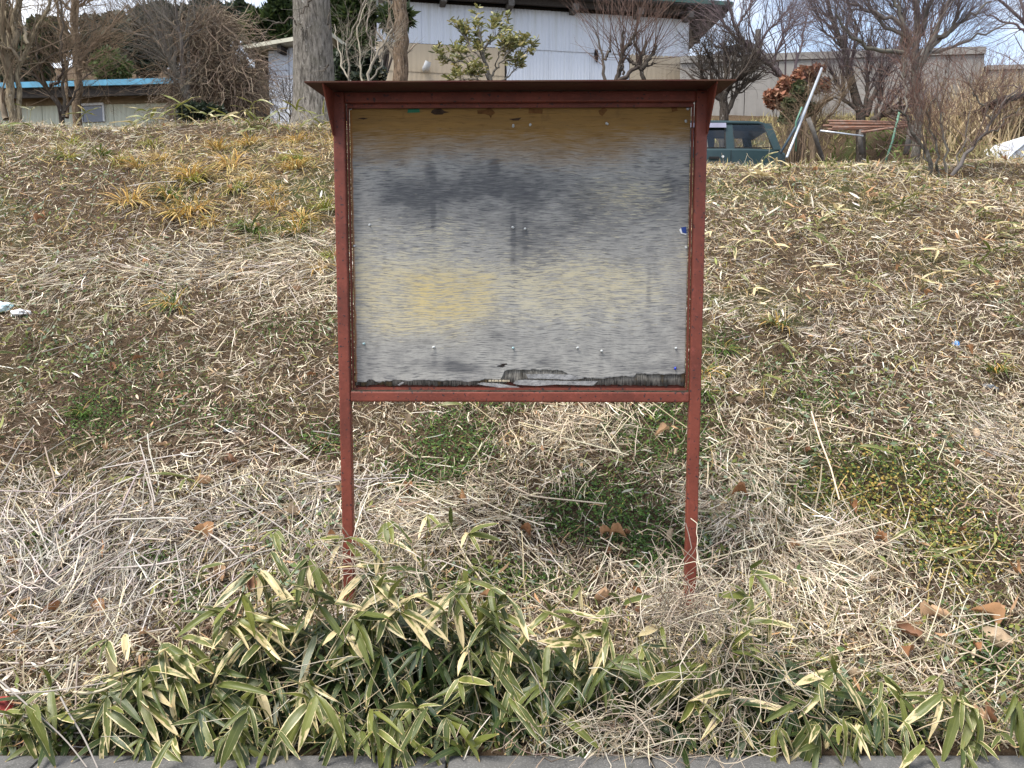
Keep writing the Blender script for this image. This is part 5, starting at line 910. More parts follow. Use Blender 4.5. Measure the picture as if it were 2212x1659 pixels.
GR = lambda n: pal([(.09, .16, .03), (.06, .11, .022), (.14, .20, .04), (.42, .30, .09)], [3, 3, 2, 1], n)
YG = lambda n: pal([(.26, .27, .055), (.18, .22, .045), (.36, .31, .08), (.48, .36, .12)], [3, 2, 2, 1], n)
GO = lambda n: pal([(.08, .14, .03), (.11, .18, .04), (.54, .35, .10), (.46, .30, .09)], [3, 2, 2, 2], n)
TM = {k: [tuft_mesh(95, .17, f, .0026, .10) for _ in range(3)] for k, f in (('o', OR), ('g', GR), ('y', YG), ('m', GO))}
TL = {'o': ('straw-orange drooping grass tuft on the upper bank left of the board', 'orange grass tufts'), 'g': ('green leafy grass tuft on the bank', 'green grass tufts'), 'y': ('yellow-green grass tuft on the upper bank', 'yellow-green grass tufts'), 'm': ('tuft of green and orange blades mixed on the bank', 'two-coloured grass tufts')}
for k, L_ in {'o': [(280, 425, 1), (300, 350, .9), (410, 370, 1.0), (500, 345, 1), (540, 300, .9), (640, 295, .8), (720, 290, .7), (420, 440, 1.1), (385, 455, 1.0), (590, 440, .8), (640, 350, .9), (770 - 120, 460, .8), (470, 310, .8), (350, 330, .7), (600, 400, .7), (455, 470, .6), (690, 570, .9), (550, 375, .7)],
              'g': [(545, 485, 1.0), (180, 885, .7), (1560, 745, .8), (1515, 830, .9), (220, 325, .7), (1570, 800, .6)], 'y': [(155, 300, .9), (420, 380, .9), (260, 335, .6), (650, 335, .8), (700, 700 - 260, .8), (145, 330, .8), (510, 395, .7), (620, 330, .6), (330, 300, .7), (720, 540, .8)],
              'm': [(375, 650, 1.15), (1680, 690, 1.0), (2150, 790, 1.0), (640, 490, .8), (365, 410, .9), (1520, 790, .9)]}.items():
    for i, (px, py, s) in enumerate(L_):
        p = gpt(px, py + 14); o = obj('grass_tuft', TM[k][i % 3], loc=(p.x, p.y, float(ground_h(p.x, p.y)))); s *= (1.0 if p.y < 5.5 else 1.45); o.scale = (s, s, s * .9); o.rotation_euler = (R(18), 0, random.uniform(0, 6.3)); tag(o, TL[k][0], 'grass tuft', TL[k][1])
o_special = {(375, 650): 'big', }
# curled brown leaves and pale fallen bamboo leaves: each one a thing; the smallest ones stay stuff
def dead_leaf_mesh(seed):
    r = random.Random(seed); nx, ny = 5, 8; V = []; C = []; b0 = r.uniform(.6, 1.3)
    for j in range(ny):
        t = j / (ny - 1); w = math.sin(math.pi * (t * .92 + .04)) ** .8 * .33
        for i in range(nx):
            u = i / (nx - 1) * 2 - 1; V.append((u * w * (1 - .25 * abs(u)), t - .5, b0 * .55 * u * u * w * 3 * r.uniform(.7, 1.15) + .22 * math.sin(t * 4 + seed) + r.uniform(-.04, .04)))
            q = r.uniform(.8, 1.2) * (.8 if i == 2 else 1); C.append([c * q for c in ((.36, .20, .10), (.27, .13, .06), (.46, .30, .18), (.20, .10, .055), (.50, .38, .26))[seed % 5]])
    i = np.arange(nx * ny).reshape(ny, nx); me = new_mesh('fallen_leaf', V, np.stack([i[:-1, :-1], i[:-1, 1:], i[1:, 1:], i[1:, :-1]], -1).reshape(-1, 4), C, smooth=True); me.materials.append(M['leaflitter']); return me
DL = [dead_leaf_mesh(s) for s in range(10)]
spots = [(Z6((700, 255)), .9), (Z6((110, 200)), .8), (Z6((600, 650)), .8), (Z6((830, 740)), .9), (Z6((1040, 260)), .8), (Z6((560, 500)), .7), (Z6((830, 620)), .6), (Z7((1600, 790)), 1.5), (Z7((1410, 880)), 1.2), (Z7((1980, 920)), 1.6), (Z7((1900, 790)), 1.3), (Z7((1430, 1000)), 1.0), (Z7((1900, 1450)), 1.0), (Z7((1930, 1390)), .9), (Z7((470, 500)), .8), (Z7((690, 330)), .8), (Z7((1240, 290)), .8), (Z7((870, 1150 - 800)), .7), (Z7((1760, 220)), .6), (Z7((1190, 530)), .7), (Z8((620, 430)), 1.1), (Z8((240, 190)), .9), (Z8((1420, 150)), 1.2), (Z8((1620, 260)), 1.0), (Z5((250, 110)), 1.2), (Z5((1480, 660)), .9), (Z5((1730, 210)), .8), ((1430, 950), 1.0), ((1210, 855), .8), ((1600, 880), .8), ((430, 1175), 1.3), ((300, 790), .7), ((640, 640), .8), ((560, 500), .7), ((880, 900 + 30), .8), ((1000, 1010 + 90), .9)]
for i in range(150):
    x, y = cand(1, 8.6); p = proj(x[0], y[0], float(ground_h(x[0], y[0]))); spots.append((p, random.uniform(.45, .95)))
for i, (p, s) in enumerate(spots):
    q = gpt(*p); o = obj('fallen_leaf', DL[i % 10], loc=(q.x, q.y, float(ground_h(q.x, q.y)) + .045)); s *= .072; o.location.z += random.uniform(-.02, .006); o.scale = (s, s, s); o.rotation_euler = (R(25) + random.uniform(-.5, .5), random.uniform(-.5, .5), random.uniform(0, 6.3)); wh = ('left of the board' if p[0] < 720 else 'right of the board' if p[0] > 1520 else 'below the board') + (', high on the bank' if p[1] < 600 else ', halfway up the bank' if p[1] < 950 else ', low on the bank'); tag(o, ('long ' if s > .07 else 'small ') + 'curled brown fallen leaf ' + wh, 'leaf', ('long ' if s > .07 else 'small ') + 'brown leaves ' + wh)
# flakes of pale dead leaves too small to pick out
B = Bag(); n = 8500; x, y = cand(n, 9.2); px, py = proj(x, y, ground_h(x, y)); rt_ = np.clip(zone(px, py, [(1900, 500, 420, 160, .8), (1700, 400, 300, 60, .6)]), 0, 1); keep = rng.random(n) < (.30 + .40 * rt_) * (1 - .8 * thick(px, py)); x, y = x[keep], y[keep]; n = len(x); rt_ = rt_[keep]
phi = rng.uniform(0, 6.3, n); P = walk(on_ground(x, y) + np.stack([0 * x, 0 * x, .012 + rng.random(n) * .045], 1), slope_dir(n, phi, .45), rng.uniform(.03, .085, n) * (1 + .9 * rt_), 4, .18, .05); w = rng.uniform(.0028, .0065, n)[:, None] * (1 + .4 * rt_[:, None]) * np.array([.35, 1, .9, .15])[None]; sd_ = rng.normal(size=(n, 3)) * [1, 1, .5]
B.add(*strands(P, w, 2, side=sd_, col=pal([(.56, .47, .31), (.66, .60, .48), (.44, .33, .19), (.34, .21, .115), (.70, .67, .60), (.25, .26, .08), (.42, .24, .12), (.17, .20, .06)], [2, 2, 2, 2, 1, 2, 2, 1.5], n), colvar=.15)); obj('leaf_flakes', B.mesh('leaf_flakes'), mat=M['leaflitter'], label='small pale dead leaf flakes scattered through the straw', cat='leaves', kind='stuff')
# ------------------------------------------------------------------ dwarf bamboo (sasa)
m, t = mat_new('bamboo_leaf'); N = NT(t); uv = N.n('ShaderNodeUVMap').outputs[0]; sx = N.n('ShaderNodeSeparateXYZ', {0: uv}).outputs; oi = N.n('ShaderNodeObjectInfo'); oc = N.n('ShaderNodeSeparateColor', {0: oi.outputs['Color']}).outputs; v = N.n('ShaderNodeTexCoord').outputs['Object']
dead, marg, hue = oc[0], oc[1], oc[2]
wv = N.n('ShaderNodeVectorMath', {0: v, 1: N.n('ShaderNodeCombineXYZ', {0: N.math('MULTIPLY', oi.outputs['Random'], 37.0), 1: 0.0, 2: 0.0}).outputs[0]}, operation='ADD').outputs[0]
nE = N.noise(1.0, 4, .6, wv, (14, 9, 14)); nB = N.noise(1.0, 5, .6, wv, (14, 4, 14), (3, 8, 1)); nV = N.noise(1.0, 3, .5, wv, (160, 3, 160)); nS = N.noise(60, 3, .6, wv)
edge = N.math('MULTIPLY', N.math('ABSOLUTE', N.math('SUBTRACT', sx[0], .5)), 2.0)
em = N.math('MULTIPLY', N.math('SUBTRACT', N.math('ADD', edge, N.math('MULTIPLY', N.math('SUBTRACT', nE, .5), .5)), N.math('SUBTRACT', 1.0, marg)), 9.0, clamp=True)
dm = N.math('MULTIPLY', N.math('SUBTRACT', N.math('ADD', N.math('MULTIPLY', edge, .25), N.math('ADD', N.math('MULTIPLY', sx[1], .35), nB)), N.math('SUBTRACT', 1.28, dead)), 9.0, clamp=True)
tm = N.math('MULTIPLY', N.math('SUBTRACT', N.math('ADD', sx[1], N.math('MULTIPLY', nE, .10)), .985), 22.0, clamp=True)
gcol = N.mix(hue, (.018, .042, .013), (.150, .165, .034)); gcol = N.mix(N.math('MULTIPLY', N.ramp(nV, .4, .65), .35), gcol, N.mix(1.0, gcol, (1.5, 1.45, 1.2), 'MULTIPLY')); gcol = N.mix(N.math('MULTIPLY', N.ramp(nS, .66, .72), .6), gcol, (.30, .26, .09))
cr = N.mix(N.ramp(nS, .4, .62), (.74, .66, .40), (.64, .52, .27)); dc = N.mix(N.ramp(nB, .62, .85), (.60, .49, .27), (.44, .28, .12))
col = N.mix(dm, gcol, dc); col = N.mix(tm, col, (.50, .34, .15)); col = N.mix(em, col, cr)
mid = N.math('LESS_THAN', edge, .05); col = N.mix(N.math('MULTIPLY', mid, .35), col, (.26, .26, .10))
sh = N.bsdf(col, .42, .45, N.bump(nV, .25, .002)); tr = N.n('ShaderNodeBsdfTranslucent', {'Color': col}).outputs[0]; N.out(N.n('ShaderNodeMixShader', {0: .22, 1: sh, 2: tr}).outputs[0]); M['sasa'] = m
def sasa_leaf_mesh(bow, wid, fold, twist, seed):
    r = random.Random(seed); ns_, nc = 7, 4; V = []; UV = []
    for j in range(ns_ + 1):
        t_ = j / ns_; w = wid * (min(1, (t_ / .16)) ** .7) * (1 - max(0, (t_ - .45) / .55) ** 2.2) ; w = max(w, .004)
        zc_ = bow * 4 * t_ * (1 - t_) * (1 - .5 * (t_ - .5)); tw = twist * t_
        for i in range(nc + 1):
            u = i / nc * 2 - 1; xx = u * w; zz_ = fold * abs(u) * w + .012 * math.sin(t_ * 11 + seed + u * 2) * abs(u); V.append((xx * math.cos(tw) - zz_ * math.sin(tw), t_, zc_ + xx * math.sin(tw) + zz_ * math.cos(tw))); UV.append((i / nc, t_))
    i = np.arange((ns_ + 1) * (nc + 1)).reshape(ns_ + 1, nc + 1)
    me = new_mesh('leaf', V, np.stack([i[:-1, :-1], i[:-1, 1:], i[1:, 1:], i[1:, :-1]], -1).reshape(-1, 4), uv=np.array(UV), smooth=True); me.materials.append(M['sasa']); return me
LM = [sasa_leaf_mesh(b, w, f, tw, s) for s, (b, w, f, tw) in enumerate([(.04, .070, .25, .1), (.07, .060, .45, -.5), (.10, .066, .2, .7), (.02, .056, .5, -.8), (.05, .080, .15, .2), (.13, .058, .6, -.3), (.03, .068, .75, .6), (.09, .052, .25, -1.0)])]
def stem_mesh(P, r0, r1, colr):
    P = resample(P, 7); V, Q, C = strands(P[None], np.linspace(r0, r1, 7)[None], 5, col=colr, colvar=.1); me = new_mesh('stem', V, Q, C, smooth=True); me.materials.append(M['bark']); return me
def add_leaf(root, base, tip, rootloc, dead, marg, hue, wid=1.0, k=None, nrm_bias=None, roll=.9):
    d = tip - base; Ln = d.length; yv = d.normalized(); up = Vector((random.uniform(-roll, roll), random.uniform(-.9, .1), 1.0)) if nrm_bias is None else nrm_bias
    zv = (up - yv * up.dot(yv)).normalized(); xv = yv.cross(zv)
    o = bpy.data.objects.new('leaf', LM[k if k is not None else random.randrange(8)]); COL.objects.link(o); o.parent = root
    w = Ln * wid * random.uniform(.85, 1.15) ; w = min(max(w, .105), .19 * wid * 1.1)
    o.matrix_local = Matrix.Translation(base - rootloc) @ Matrix((xv, yv, zv)).transposed().to_4x4() @ Matrix.Diagonal((w, Ln, Ln, 1)); o.color = (dead, marg, hue, 1); return o
def ydep(py): return float(np.interp(py, [1080, 1150, 1300, 1450, 1600, 1660], [2.80, 2.72, 2.59, 2.49, 2.40, 2.36]))
def fan(node_px, tips_px, label, group=None, dead=.22, marg=.17, hue=.35, creams=(), Yn=None, wid=1.0, name='dwarf_bamboo', roll=.75):
    Yn = Yn or ydep(node_px[1]) + random.uniform(-.02, .03); nd = at(*node_px, Yn); rx, ry = nd.x + random.uniform(-.08, .08), Yn + random.uniform(.02, .12); rl = Vector((rx, ry, float(ground_h(rx, ry)) - .01))
    if rl.z > nd.z - .04: rl.z = nd.z - .06
    root = empty(name, rl, label, 'bamboo plant', group)
    mid_ = (nd - rl) * .55 + Vector((random.uniform(-.03, .03), random.uniform(-.03, .02), .05)); obj('stem', stem_mesh([Vector((0, 0, 0)), mid_, nd - rl], .0028, .0014, (.20, .19, .07)), root)
    for i, tpx in enumerate(tips_px):
        tip = at(*tpx, Yn - random.uniform(.015, .11)); c = i in creams
        add_leaf(root, nd + Vector((random.uniform(-.006, .006), random.uniform(-.01, .004), random.uniform(-.006, .006))), tip, rl, .80 if c else max(0, dead + random.uniform(-.18, .14)), max(.02, marg + random.uniform(-.13, .10)) + (.1 if c else 0), min(1, max(0, hue + random.uniform(-.3, .45))), wid, roll=roll)
    return root
FG = [ (Z5, (345, 340), [(330, 620), (390, 600), (425, 585), (515, 560)], (0, 1), 'dwarf bamboo fan with three half-dead hanging leaves left of the left post'), (Z5, (115, 275), [(190, 445), (245, 465), (60, 480)], (), 'dwarf bamboo fan with brown-tipped leaves, leftmost by the left post'), (Z5, (130, 145), [(0, 260), (150, 290), (170, 290), (215, 250)], (), 'highest dwarf bamboo fan left of the left post'),
 (Z5, (575, 195), [(720, 410), (830, 350), (395, 205), (480, 400)], (3,), 'dwarf bamboo crossing in front of the left post'), (Z5, (850, 80), [(770, 260), (890, 230), (850, 240), (1020, 240)], (), 'dwarf bamboo fan just right of the left post'), (Z5, (570, 755), [(435, 880), (510, 1110), (570, 1090), (650, 1100), (715, 1000), (690, 825)], (0, 4), 'dwarf bamboo hand of six long leaves with pale dead outer ones'),
 (Z5, (840, 645), [(775, 880), (890, 880), (965, 845), (950, 670)], (), 'dwarf bamboo fan hanging right below the left post foot'), (Z5, (1370, 470), [(1275, 720), (1520, 310), (1640, 580), (1190, 620)], (), 'broad dwarf bamboo leaves spread between the two posts'), (Z5, (375, 1215), [(150, 1280), (225, 1095), (330, 1075), (130, 1640), (170, 1650), (120, 1530), (450, 1390), (390, 1500)], (), 'big many-leaved dwarf bamboo fan low at the kerb, left of centre'),
 (Z5, (945, 1100), [(885, 1330), (1040, 1260), (1000, 1180)], (), None), (Z5, (1225, 1330), [(1160, 1480), (1240, 1650), (1300, 1510), (1440, 1620), (1370, 1390)], (), None), (Z5, (1640, 1150), [(1565, 1400), (1620, 1460), (1775, 1400), (1660, 1430)], (), None), (Z5, (955, 1460), [(870, 1600), (920, 1650), (1000, 1640), (1180, 1640), (1090, 1580)], (), None), (Z5, (685, 1420), [(600, 1540), (640, 1640), (745, 1600)], (), None), (Z5, (1050, 1270), [(820, 1280), (900, 1400), (1060, 1440), (1200, 1260), (1140, 1400)], (), None), (Z5, (1380, 920), [(1300, 1080), (1470, 1060), (1390, 1060)], (0,), None), (Z5, (1300, 1090), [(1210, 1250), (1340, 1250), (1520, 1130)], (), None),
 (Z5, (1110, 40), [(1050, 200), (1130, 180), (1200, 130)], (0,), 'dwarf bamboo with a cream-striped leaf, topmost right of the left post'), (Z5, (1260, 110), [(1160, 260), (1255, -10), (1120, 150)], (), 'dwarf bamboo with one upright leaf between the posts'), (Z5, (1370, 160), [(1580, 210), (1450, 300), (1320, 260), (1560, 100)], (2,), None),
 (Z6, (885, 860), [(765, 950), (810, 1100), (910, 1180), (970, 1160)], (), 'dwarf bamboo fan of broad olive leaves left of the right post'), (Z6, (965, 755), [(830, 820), (1040, 1010), (1010, 900)], (0,), 'dwarf bamboo with a curled white dead leaf near the right post'), (Z6, (1190, 1220), [(1095, 1370), (1145, 1500), (1260, 1580), (1335, 1525), (1370, 1365), (1250, 1250)], (5,), 'dwarf bamboo hand of yellowish drooping leaves below the right post'), (Z6, (640, 630), [(515, 750), (590, 850), (640, 740), (795, 805)], (), 'dwarf bamboo star of four leaves between the posts, nearer the right one'), (Z6, (1300, 980), [(1390, 1200), (1330, 1210), (1190, 1120), (1060, 1160)], (), None), (Z6, (1520, 560), [(1400, 480), (1380, 670), (1480, 720), (1570, 800), (1320, 560)], (), 'dwarf bamboo just right of the right post foot'), (Z6, (1230, 715), [(1180, 850), (1270, 880), (1130, 850), (1220, 870)], (), None), (Z6, (1550, 400), [(1780, 480), (1690, 600), (1540, 560), (1650, 330)], (), 'upper dwarf bamboo right of the right post'), (Z6, (450, 490), [(325, 395), (400, 600), (480, 670)], (2,), None), (Z6, (720, 610), [(635, 550), (930, 560)], (), 'dwarf bamboo with two spread leaves left of the right post foot'),
 (Z7, (1095, 1370), [(1070, 1600), (1120, 1570), (1225, 1640), (1245, 1530)], (1, 3), 'dwarf bamboo with half-dead cream leaves hanging over the kerb at right'), (Z7, (810, 1350), [(755, 1530), (860, 1600), (790, 1500)], (), None), (Z7, (985, 1370), [(890, 1510), (975, 1510)], (), None), (Z7, (1395, 1370), [(1425, 1610), (1480, 1560), (1370, 1500)], (), 'dwarf bamboo with a long leaf over the right kerb'), (Z7, (1840, 1480), [(1730, 1580), (1930, 1620), (2000, 1610), (1780, 1640)], (), 'dwarf bamboo nearest the right end of the kerb'), (Z7, (1720, 1190), [(1830, 1430), (1700, 1300), (1860, 1310)], (), None), (Z7, (850, 1100), [(880, 1310), (790, 990), (940, 1170)], (), None), (Z7, (1245, 1110), [(1230, 1270), (1350, 1170)], (1,), None), (Z7, (2000, 1430), [(1950, 1540), (2110, 1530)], (), None), (Z7, (1620, 1080), [(1610, 1200), (1500, 1130), (1640, 1180)], (), None),
 (Z8, (690, 520), [(475, 690), (640, 680), (745, 810), (755, 700)], (2,), 'dwarf bamboo with yellow half-dead leaves at the left of the thicket'), (Z8, (1700, 530), [(1490, 1010), (1780, 680), (1660, 820), (1540, 700)], (), None), (Z8, (1660, 830), [(1755, 1120), (1560, 1345), (1640, 1300), (1345, 1130)], (0,), 'dwarf bamboo with a cream leaf striped green in the left thicket'), (Z8, (2010, 910), [(1780, 1345), (1760, 1230), (1870, 780), (2090, 1085), (1810, 870)], (), None), (Z8, (365, 985), [(235, 1185), (365, 1215), (480, 1060)], (), 'dark green dwarf bamboo fan near the left end of the kerb'), (Z8, (1290, 1030), [(1090, 1075), (1170, 1230), (1380, 1240), (1350, 1310)], (), None), (Z8, (1125, 1165), [(1010, 1290), (1060, 1345), (1175, 1310), (960, 1250)], (), None), (Z8, (700, 960), [(620, 1040), (940, 1165), (800, 1000)], (), None), (Z8, (870, 800), [(700, 860), (1070, 940), (960, 960)], (), None), (Z8, (1140, 780), [(1150, 1085), (1220, 1000), (1100, 950)], (0,), None), (Z8, (20, 1010), [(190, 1000), (110, 1320), (0, 1250), (60, 1200)], (), 'dwarf bamboo at the lower left corner'), (Z8, (1300, 90), [(1470, 35), (1350, 95)], (), 'single outlying dwarf bamboo sprig left of the thicket'), (Z8, (1400, 650), [(1170, 780), (1520, 770), (1510, 640), (1240, 700)], (), None), (Z8, (820, 480), [(825, 660), (800, 640)], (0, 1), 'single bleached white dwarf bamboo leaf standing at the left')]
def place(px, py):
    col_ = ['at the left end of the thicket', 'in the left half of the thicket', 'below the left post', 'between and below the two posts', 'below the right post', 'right of the right post', 'at the thin right end of the thicket'][int(np.searchsorted([260, 560, 860, 1250, 1580, 1850], px))]
    row = 'upper row' if py < 1340 else 'middle row' if py < 1490 else 'row nearest the kerb'
    return 'green cream-edged dwarf bamboo %s, %s' % (col_, row), 'dwarf bamboo %s, %s' % (col_, row)
for (Z, nd, tips, cr_, lab) in FG: fan(Z(nd), [Z(t_) for t_ in tips], lab or place(*Z(nd))[0], None if lab else place(*Z(nd))[1], creams=cr_, hue=.6, wid=1.3, roll=.35)
# filler plants of the thicket
top = TOP
cnt = 0
while cnt < 125:
    px = random.uniform(-40, 2230); py = random.uniform(1180, 1640); tp_ = float(np.interp(px, *top))
    if py < tp_ or (px > 1700 and random.random() < .55) or (1130 < px < 1560 and py > 1560 and random.random() < .75): continue
    cnt += 1; Yn = ydep(py) + random.uniform(.0, .15); nt_ = random.choice([5, 6, 7, 8]); a0 = random.gauss(90, 18); tips = []
    for k in range(nt_):
        an = R(a0 + random.uniform(-58, 58)); ln = random.uniform(70, 155) * (2.6 / Yn); tips.append((px + math.cos(an) * ln, py + abs(math.sin(an)) * ln * (1 if random.random() < .9 else -.3)))
    fan((px, py), tips, *place(px, py), dead=random.choice([.05, .2, .2, .35, .5]), marg=.10, hue=random.uniform(.05, .55), Yn=Yn)
TOP0 = ([0, 130, 260, 400, 520, 600, 700, 850, 1000, 1100, 1250, 1400, 1520, 1650, 1720, 1800, 2000, 2130, 2212], [1530, 1480, 1420, 1370, 1260, 1170, 1150, 1150, 1180, 1280, 1340, 1380, 1340, 1260, 1330, 1400, 1480, 1540, 1570])
cnt = 0
while cnt < 70:                                       # looser, taller plants along the upper rim
    px = random.uniform(-20, 2200); py = random.uniform(1140, 1560); a_, b_ = float(np.interp(px, *TOP0)), float(np.interp(px, *TOP)) + 40
    if not a_ < py < b_ or (690 < px < 790 and py < 1260) or (1440 < px < 1560) or (px > 1700 and random.random() < .5): continue
    cnt += 1; a0 = random.gauss(90, 30); tips = []
    for k in range(random.choice([2, 3, 4, 4, 5])):
        an = R(a0 + random.uniform(-65, 65)); ln = random.uniform(60, 130); tips.append((px + math.cos(an) * ln, py + math.sin(an) * ln * (1 if random.random() < .85 else -.5)))
    fan((px, py), tips, *place(px, py), dead=random.choice([.1, .3, .5, .6]), marg=.11, hue=random.uniform(.2, .75), wid=1.1, roll=.5)
for i in range(38):                                   # leaves hanging over the kerb
    px = random.choice([random.uniform(-20, 1180), random.uniform(-20, 1180), random.uniform(1560, 2200)]); py = random.uniform(1490, 1620); Yn = random.uniform(2.34, 2.42)
    tips = [(px + random.uniform(-70, 70), py + random.uniform(20, 150)) for _ in range(random.choice([2, 3, 4, 5]))]; fan((px, py), tips, *place(px, 1600), dead=random.choice([.05, .2, .45]), marg=.12, hue=random.uniform(.2, .8), Yn=Yn)
# the shade inside the thicket: leaves that cannot be told apart
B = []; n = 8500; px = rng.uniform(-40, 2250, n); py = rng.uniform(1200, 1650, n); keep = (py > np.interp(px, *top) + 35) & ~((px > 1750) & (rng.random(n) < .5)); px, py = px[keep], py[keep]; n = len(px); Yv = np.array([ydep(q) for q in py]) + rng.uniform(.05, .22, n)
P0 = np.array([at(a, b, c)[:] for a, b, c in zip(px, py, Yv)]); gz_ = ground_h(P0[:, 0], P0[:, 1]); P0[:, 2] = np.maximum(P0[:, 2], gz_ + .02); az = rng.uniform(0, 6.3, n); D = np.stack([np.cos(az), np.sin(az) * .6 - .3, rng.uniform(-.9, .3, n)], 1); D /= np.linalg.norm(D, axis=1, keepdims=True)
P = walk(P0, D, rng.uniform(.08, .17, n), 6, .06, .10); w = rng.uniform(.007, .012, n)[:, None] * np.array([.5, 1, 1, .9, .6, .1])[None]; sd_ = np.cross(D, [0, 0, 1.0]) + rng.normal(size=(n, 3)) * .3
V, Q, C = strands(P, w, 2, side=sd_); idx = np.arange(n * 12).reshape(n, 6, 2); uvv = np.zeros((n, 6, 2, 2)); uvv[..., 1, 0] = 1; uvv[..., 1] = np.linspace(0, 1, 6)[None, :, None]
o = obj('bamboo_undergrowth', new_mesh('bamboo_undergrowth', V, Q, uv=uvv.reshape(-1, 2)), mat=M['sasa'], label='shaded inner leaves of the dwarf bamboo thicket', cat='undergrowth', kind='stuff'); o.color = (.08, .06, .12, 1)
# dry vines, seed heads and canes threading through the thicket
B = Bag(); n = 600; px = np.concatenate([rng.normal(1490, 50, 210), rng.normal(1560, 40, 150), rng.normal(1330, 100, 150), rng.normal(820, 120, 90)]); py = np.concatenate([rng.normal(1325, 20, 210), rng.uniform(1380, 1640, 150), rng.normal(1600, 40, 150), rng.normal(1215, 40, 90)])
Yv = np.array([ydep(min(q, 1650)) for q in py]) - .0; P0 = np.array([at(a, b, c)[:] for a, b, c in zip(px, py, Yv)]); P0[:, 2] = np.maximum(P0[:, 2], ground_h(P0[:, 0], P0[:, 1]) + .02); D = rng.normal(size=(n, 3)) * [1, .4, .6]; D /= np.linalg.norm(D, axis=1, keepdims=True)
P = walk(P0, D, rng.uniform(.1, .4, n), 9, .38, .03); B.add(*strands(P, np.repeat(rng.uniform(.0009, .0020, n)[:, None], 9, 1), 3, col=pal([(.50, .43, .33), (.40, .33, .25), (.58, .52, .42), (.27, .20, .15)], [3, 3, 2, 1], n), colvar=.15))
n = 420; px = rng.uniform(0, 2212, n); py = rng.uniform(1300, 1640, n); Yv = np.array([ydep(q) for q in py]) + .06; P0 = np.array([at(a, b, c)[:] for a, b, c in zip(px, py, Yv)]); P0[:, 2] = np.maximum(P0[:, 2], ground_h(P0[:, 0], P0[:, 1]) + .01); D = rng.normal(size=(n, 3)) * [1, .3, .7]; D /= np.linalg.norm(D, axis=1, keepdims=True); P = walk(P0, D, rng.uniform(.1, .35, n), 5, .08, .02); B.add(*strands(P, np.repeat(rng.uniform(.0009, .002, n)[:, None], 5, 1), 3, col=pal([(.55, .46, .30), (.42, .34, .22), (.62, .56, .44)], [3, 2, 2], n)))
obj('dry_vines', B.mesh('dry_vines'), mat=M['straw'], label='pale dry vines tangled around the right post foot and through the bamboo', cat='vines', kind='stuff')
# long stalks at the lower left, each a thing
def stalk(Z, pts, r, col, label):
    P = []
    for p in pts:
        q = Z(p); P.append(at(*q, ydep(min(max(q[1], 1090), 1655)) - .06))
    b = P[0]; K = resample([p - b for p in P], 14); V, Q, C = strands(K[None], np.linspace(r, r * .7, 14)[None], 6, col=col, colvar=0); obj('dry_stalk', new_mesh('dry_stalk', V, Q, C, smooth=True), mat=M['straw'], loc=b, label=label, cat='stalk')
stalk(Z8, [(-30, 760), (150, 920), (430, 1170), (560, 1345)], .0028, (.36, .32, .28), 'long grey dry stalk running down from the left edge to the kerb'); stalk(Z8, [(60, 872), (320, 855), (690, 800)], .0028, (.34, .30, .26), 'grey dry stalk lying level across the lower left'); stalk(Z8, [(390, 890), (440, 990), (540, 1150), (630, 1350)], .003, (.38, .34, .30), 'bent grey dry stalk hanging over the kerb at lower left'); stalk(Z8, [(470, 640), (420, 900), (480, 760), (500, 620)], .003, (.5, .44, .34), 'short forked pale stalk above the lower left kerb')
stalk(Z8, [(475, 860), (560, 870), (660, 850), (760, 800)], .0045, (.50, .44, .30), 'thick curved cream stalk in the left of the thicket'); stalk(Z7, [(1540, 850), (1620, 620), (1690, 330)], .0022, (.55, .47, .34), 'single straight straw stalk standing right of the right post'); stalk(Z5, [(560, 300), (640, 330), (760, 360), (900, 350), (1000, 350)], .002, (.5, .42, .3), 'thin dry vine passing in front of the left post')
# bamboo shoots higher on the bank and on the crest
UL = {'r': ('yellowing dwarf bamboo shoot on the right upper bank', 'bamboo shoots on the right bank'), 'l': ('yellow-green dwarf bamboo shoot on the left crest', 'bamboo shoots on the left crest'), 's': ('small olive bamboo sprig growing on the open bank', 'small sprigs on the bank')}
def shoot(px, py, h, nl, ln, dead, hue, key, marg=.10, wid=1.0):
    q = gpt(px, py); g0 = Vector((q.x, q.y, float(ground_h(q.x, q.y)) - .01)); nd = g0 + Vector((random.uniform(-.05, .05), random.uniform(-.06, .02), h)); wh = {'r': ['beside the parked car', 'below the leaning silver pole', 'below the rusty pipes', 'under the clump of crooked stems', 'near the right edge'][int(np.searchsorted([1640, 1770, 1930, 2080], px))] + (' on the crest' if py < 400 else ' partway down the bank' if py > 480 else ' just under the crest'), 'l': ['below the cream shed', 'below the vine-hung bush', 'by the thick trunk'][int(np.searchsorted([360, 590], px))] + ' on the left crest', 's': ('left' if px < 1100 else 'right') + ' of the board, ' + ('high' if py < 600 else 'halfway' if py < 800 else 'low') + ' on the bank'}[key]
    root = empty('bamboo_shoot', g0, UL[key][0].split(' on ')[0].split(' growing')[0] + ' ' + wh, 'bamboo plant', UL[key][1] + ', ' + wh); obj('stem', stem_mesh([Vector((0, 0, 0)), (nd - g0) * .5 + Vector((.01, -.01, 0)), nd - g0], .0025, .0015, (.28, .25, .10)), root)
    a0 = random.uniform(0, 6.3)
    for k in range(nl):
        a = a0 + k * 6.283 / nl + random.uniform(-.5, .5); l_ = ln * random.uniform(.7, 1.2); el = random.uniform(-.7, .5); add_leaf(root, nd, nd + Vector((math.cos(a) * math.cos(el), math.sin(a) * math.cos(el) * .8 - .25, math.sin(el))) * l_, g0, max(0, dead + random.uniform(-.3, .3)), marg + random.uniform(-.04, .08), min(1, max(0, hue + random.uniform(-.3, .3))), wid)
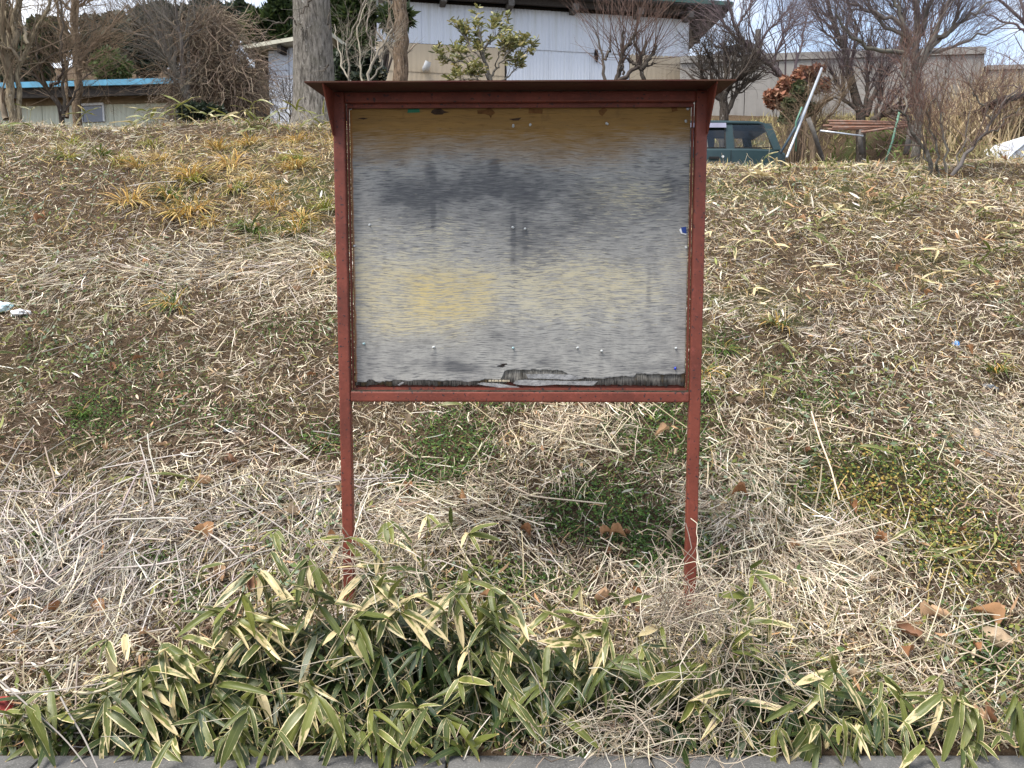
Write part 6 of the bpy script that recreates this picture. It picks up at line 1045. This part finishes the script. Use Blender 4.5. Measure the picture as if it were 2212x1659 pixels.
for i in range(75):
    px = random.uniform(1540, 2240); py = random.choice([random.uniform(345, 420), random.uniform(370, 520), random.uniform(500, 640)]); shoot(px, py, random.uniform(.03, .14), random.randint(3, 5), random.uniform(.09, .16), random.choice([.15, .35, .6, .8]), random.uniform(.5, 1), 'r')
for (px, py) in [(1650, 345), (1670, 350), (1690, 340), (1700, 352), (1630, 350), (1610, 395), (1645, 400), (1660, 365), (1720, 335), (1740, 345), (1790, 360), (1840, 350), (1890, 345), (1950, 355), (1560, 345), (1580, 352)]: shoot(px, py, random.uniform(.06, .16), random.randint(4, 6), random.uniform(.14, .22), .85 if px < 1750 else .5, .9, 'r')
for i in range(26):
    px = random.choice([random.uniform(0, 720), random.uniform(380, 600)]); py = random.uniform(266, 300); shoot(px, py, random.uniform(.06, .2), random.randint(3, 5), random.uniform(.14, .24), random.choice([.1, .3, .5]), random.uniform(.6, 1), 'l')
for (px, py) in [(150, 480), (140, 560), (60, 740), (20, 790), (690, 480), (700, 420), (1640, 840), (1620, 860), (1660, 870), (1680, 850), (1760, 800), (1700, 760), (1650, 720), (1590, 680), (1540, 720), (1830, 1000), (420, 1075), (980, 700 + 190), (1800, 570), (1860, 640), (1980, 690), (1730, 500), (1640, 480), (2090, 720), (1900, 480), (2130, 650), (250, 690), (560, 780), (60, 620), (1950, 1170), (2050, 1240), (1880, 830), (2190, 520), (2010, 560)]: shoot(px, py, random.uniform(.03, .09), random.randint(2, 4), random.uniform(.09, .15), .2, .75, 's', wid=.9)
# ------------------------------------------------------------------ litter dropped by people
def crumple(name, px, py, sx_, sy_, sz_, mat, label, cat, seed):
    q = gpt(px, py); bm = bmesh.new(); bmesh.ops.create_icosphere(bm, subdivisions=3, radius=1.0); rr = random.Random(seed)
    co = np.array([v.co[:] for v in bm.verts]); d = fbm(co[:, 0] * 2.3 + seed, co[:, 1] * 2.3 + co[:, 2] * 1.7, seed, 3)
    for v_, k in zip(bm.verts, d): v_.co = Vector((v_.co.x * sx_, v_.co.y * sy_, max(v_.co.z, -.35) * sz_)) * (.45 + 1.1 * k)
    me = bpy.data.meshes.new(name); bm.to_mesh(me); bm.free(); obj(name, me, mat=M[mat], loc=(q.x, q.y, float(ground_h(q.x, q.y)) + sz_ * .25), label=label, cat=cat).rotation_euler = (R(22), 0, rr.uniform(0, 6))
M['mask'] = m_plain('pale_blue_plastic', (.72, .76, .76), .5, .4, .1, 9, col2=(.28, .60, .66), bump=.2); M['bag'] = m_plain('white_bag', (.74, .74, .75), .5, .4, .08, 20, bump=.2); M['redbrick'] = m_plain('red_plastic', (.27, .035, .028), .5, .4, .3, 14, bump=.2); M['darkplast'] = m_plain('dark_wrapper', (.10, .11, .12), .4, .4, .5, 14, bump=.2); M['bluebit'] = m_plain('blue_bit', (.06, .20, .45), .4, .4, .3, 14, bump=.2)
crumple('crumpled_wrapper', 6, 668, .075, .05, .035, 'mask', 'pale blue and white crumpled wrapper at the left edge of the bank', 'litter', 3); crumple('crumpled_bag', 46, 682, .05, .035, .03, 'bag', 'small white crumpled bag near the left edge of the bank', 'litter', 5); crumple('blue_scrap', 2065, 748, .025, .02, .02, 'bluebit', 'small bright blue scrap in the straw at the right', 'litter', 8); crumple('plastic_scrap', 2136, 842, .04, .03, .02, 'darkplast', 'dark crumpled wrapper in the straw near the right edge', 'litter', 9); crumple('plastic_scrap', 500, 905 + 30, .035, .02, .015, 'darkplast', 'dark glossy scrap on the bank left of the board', 'litter', 12)
crumple('red_scrap', 12, 1545, .045, .03, .04, 'redbrick', 'dull red crumpled plastic piece half hidden at the lower left edge', 'litter', 15)
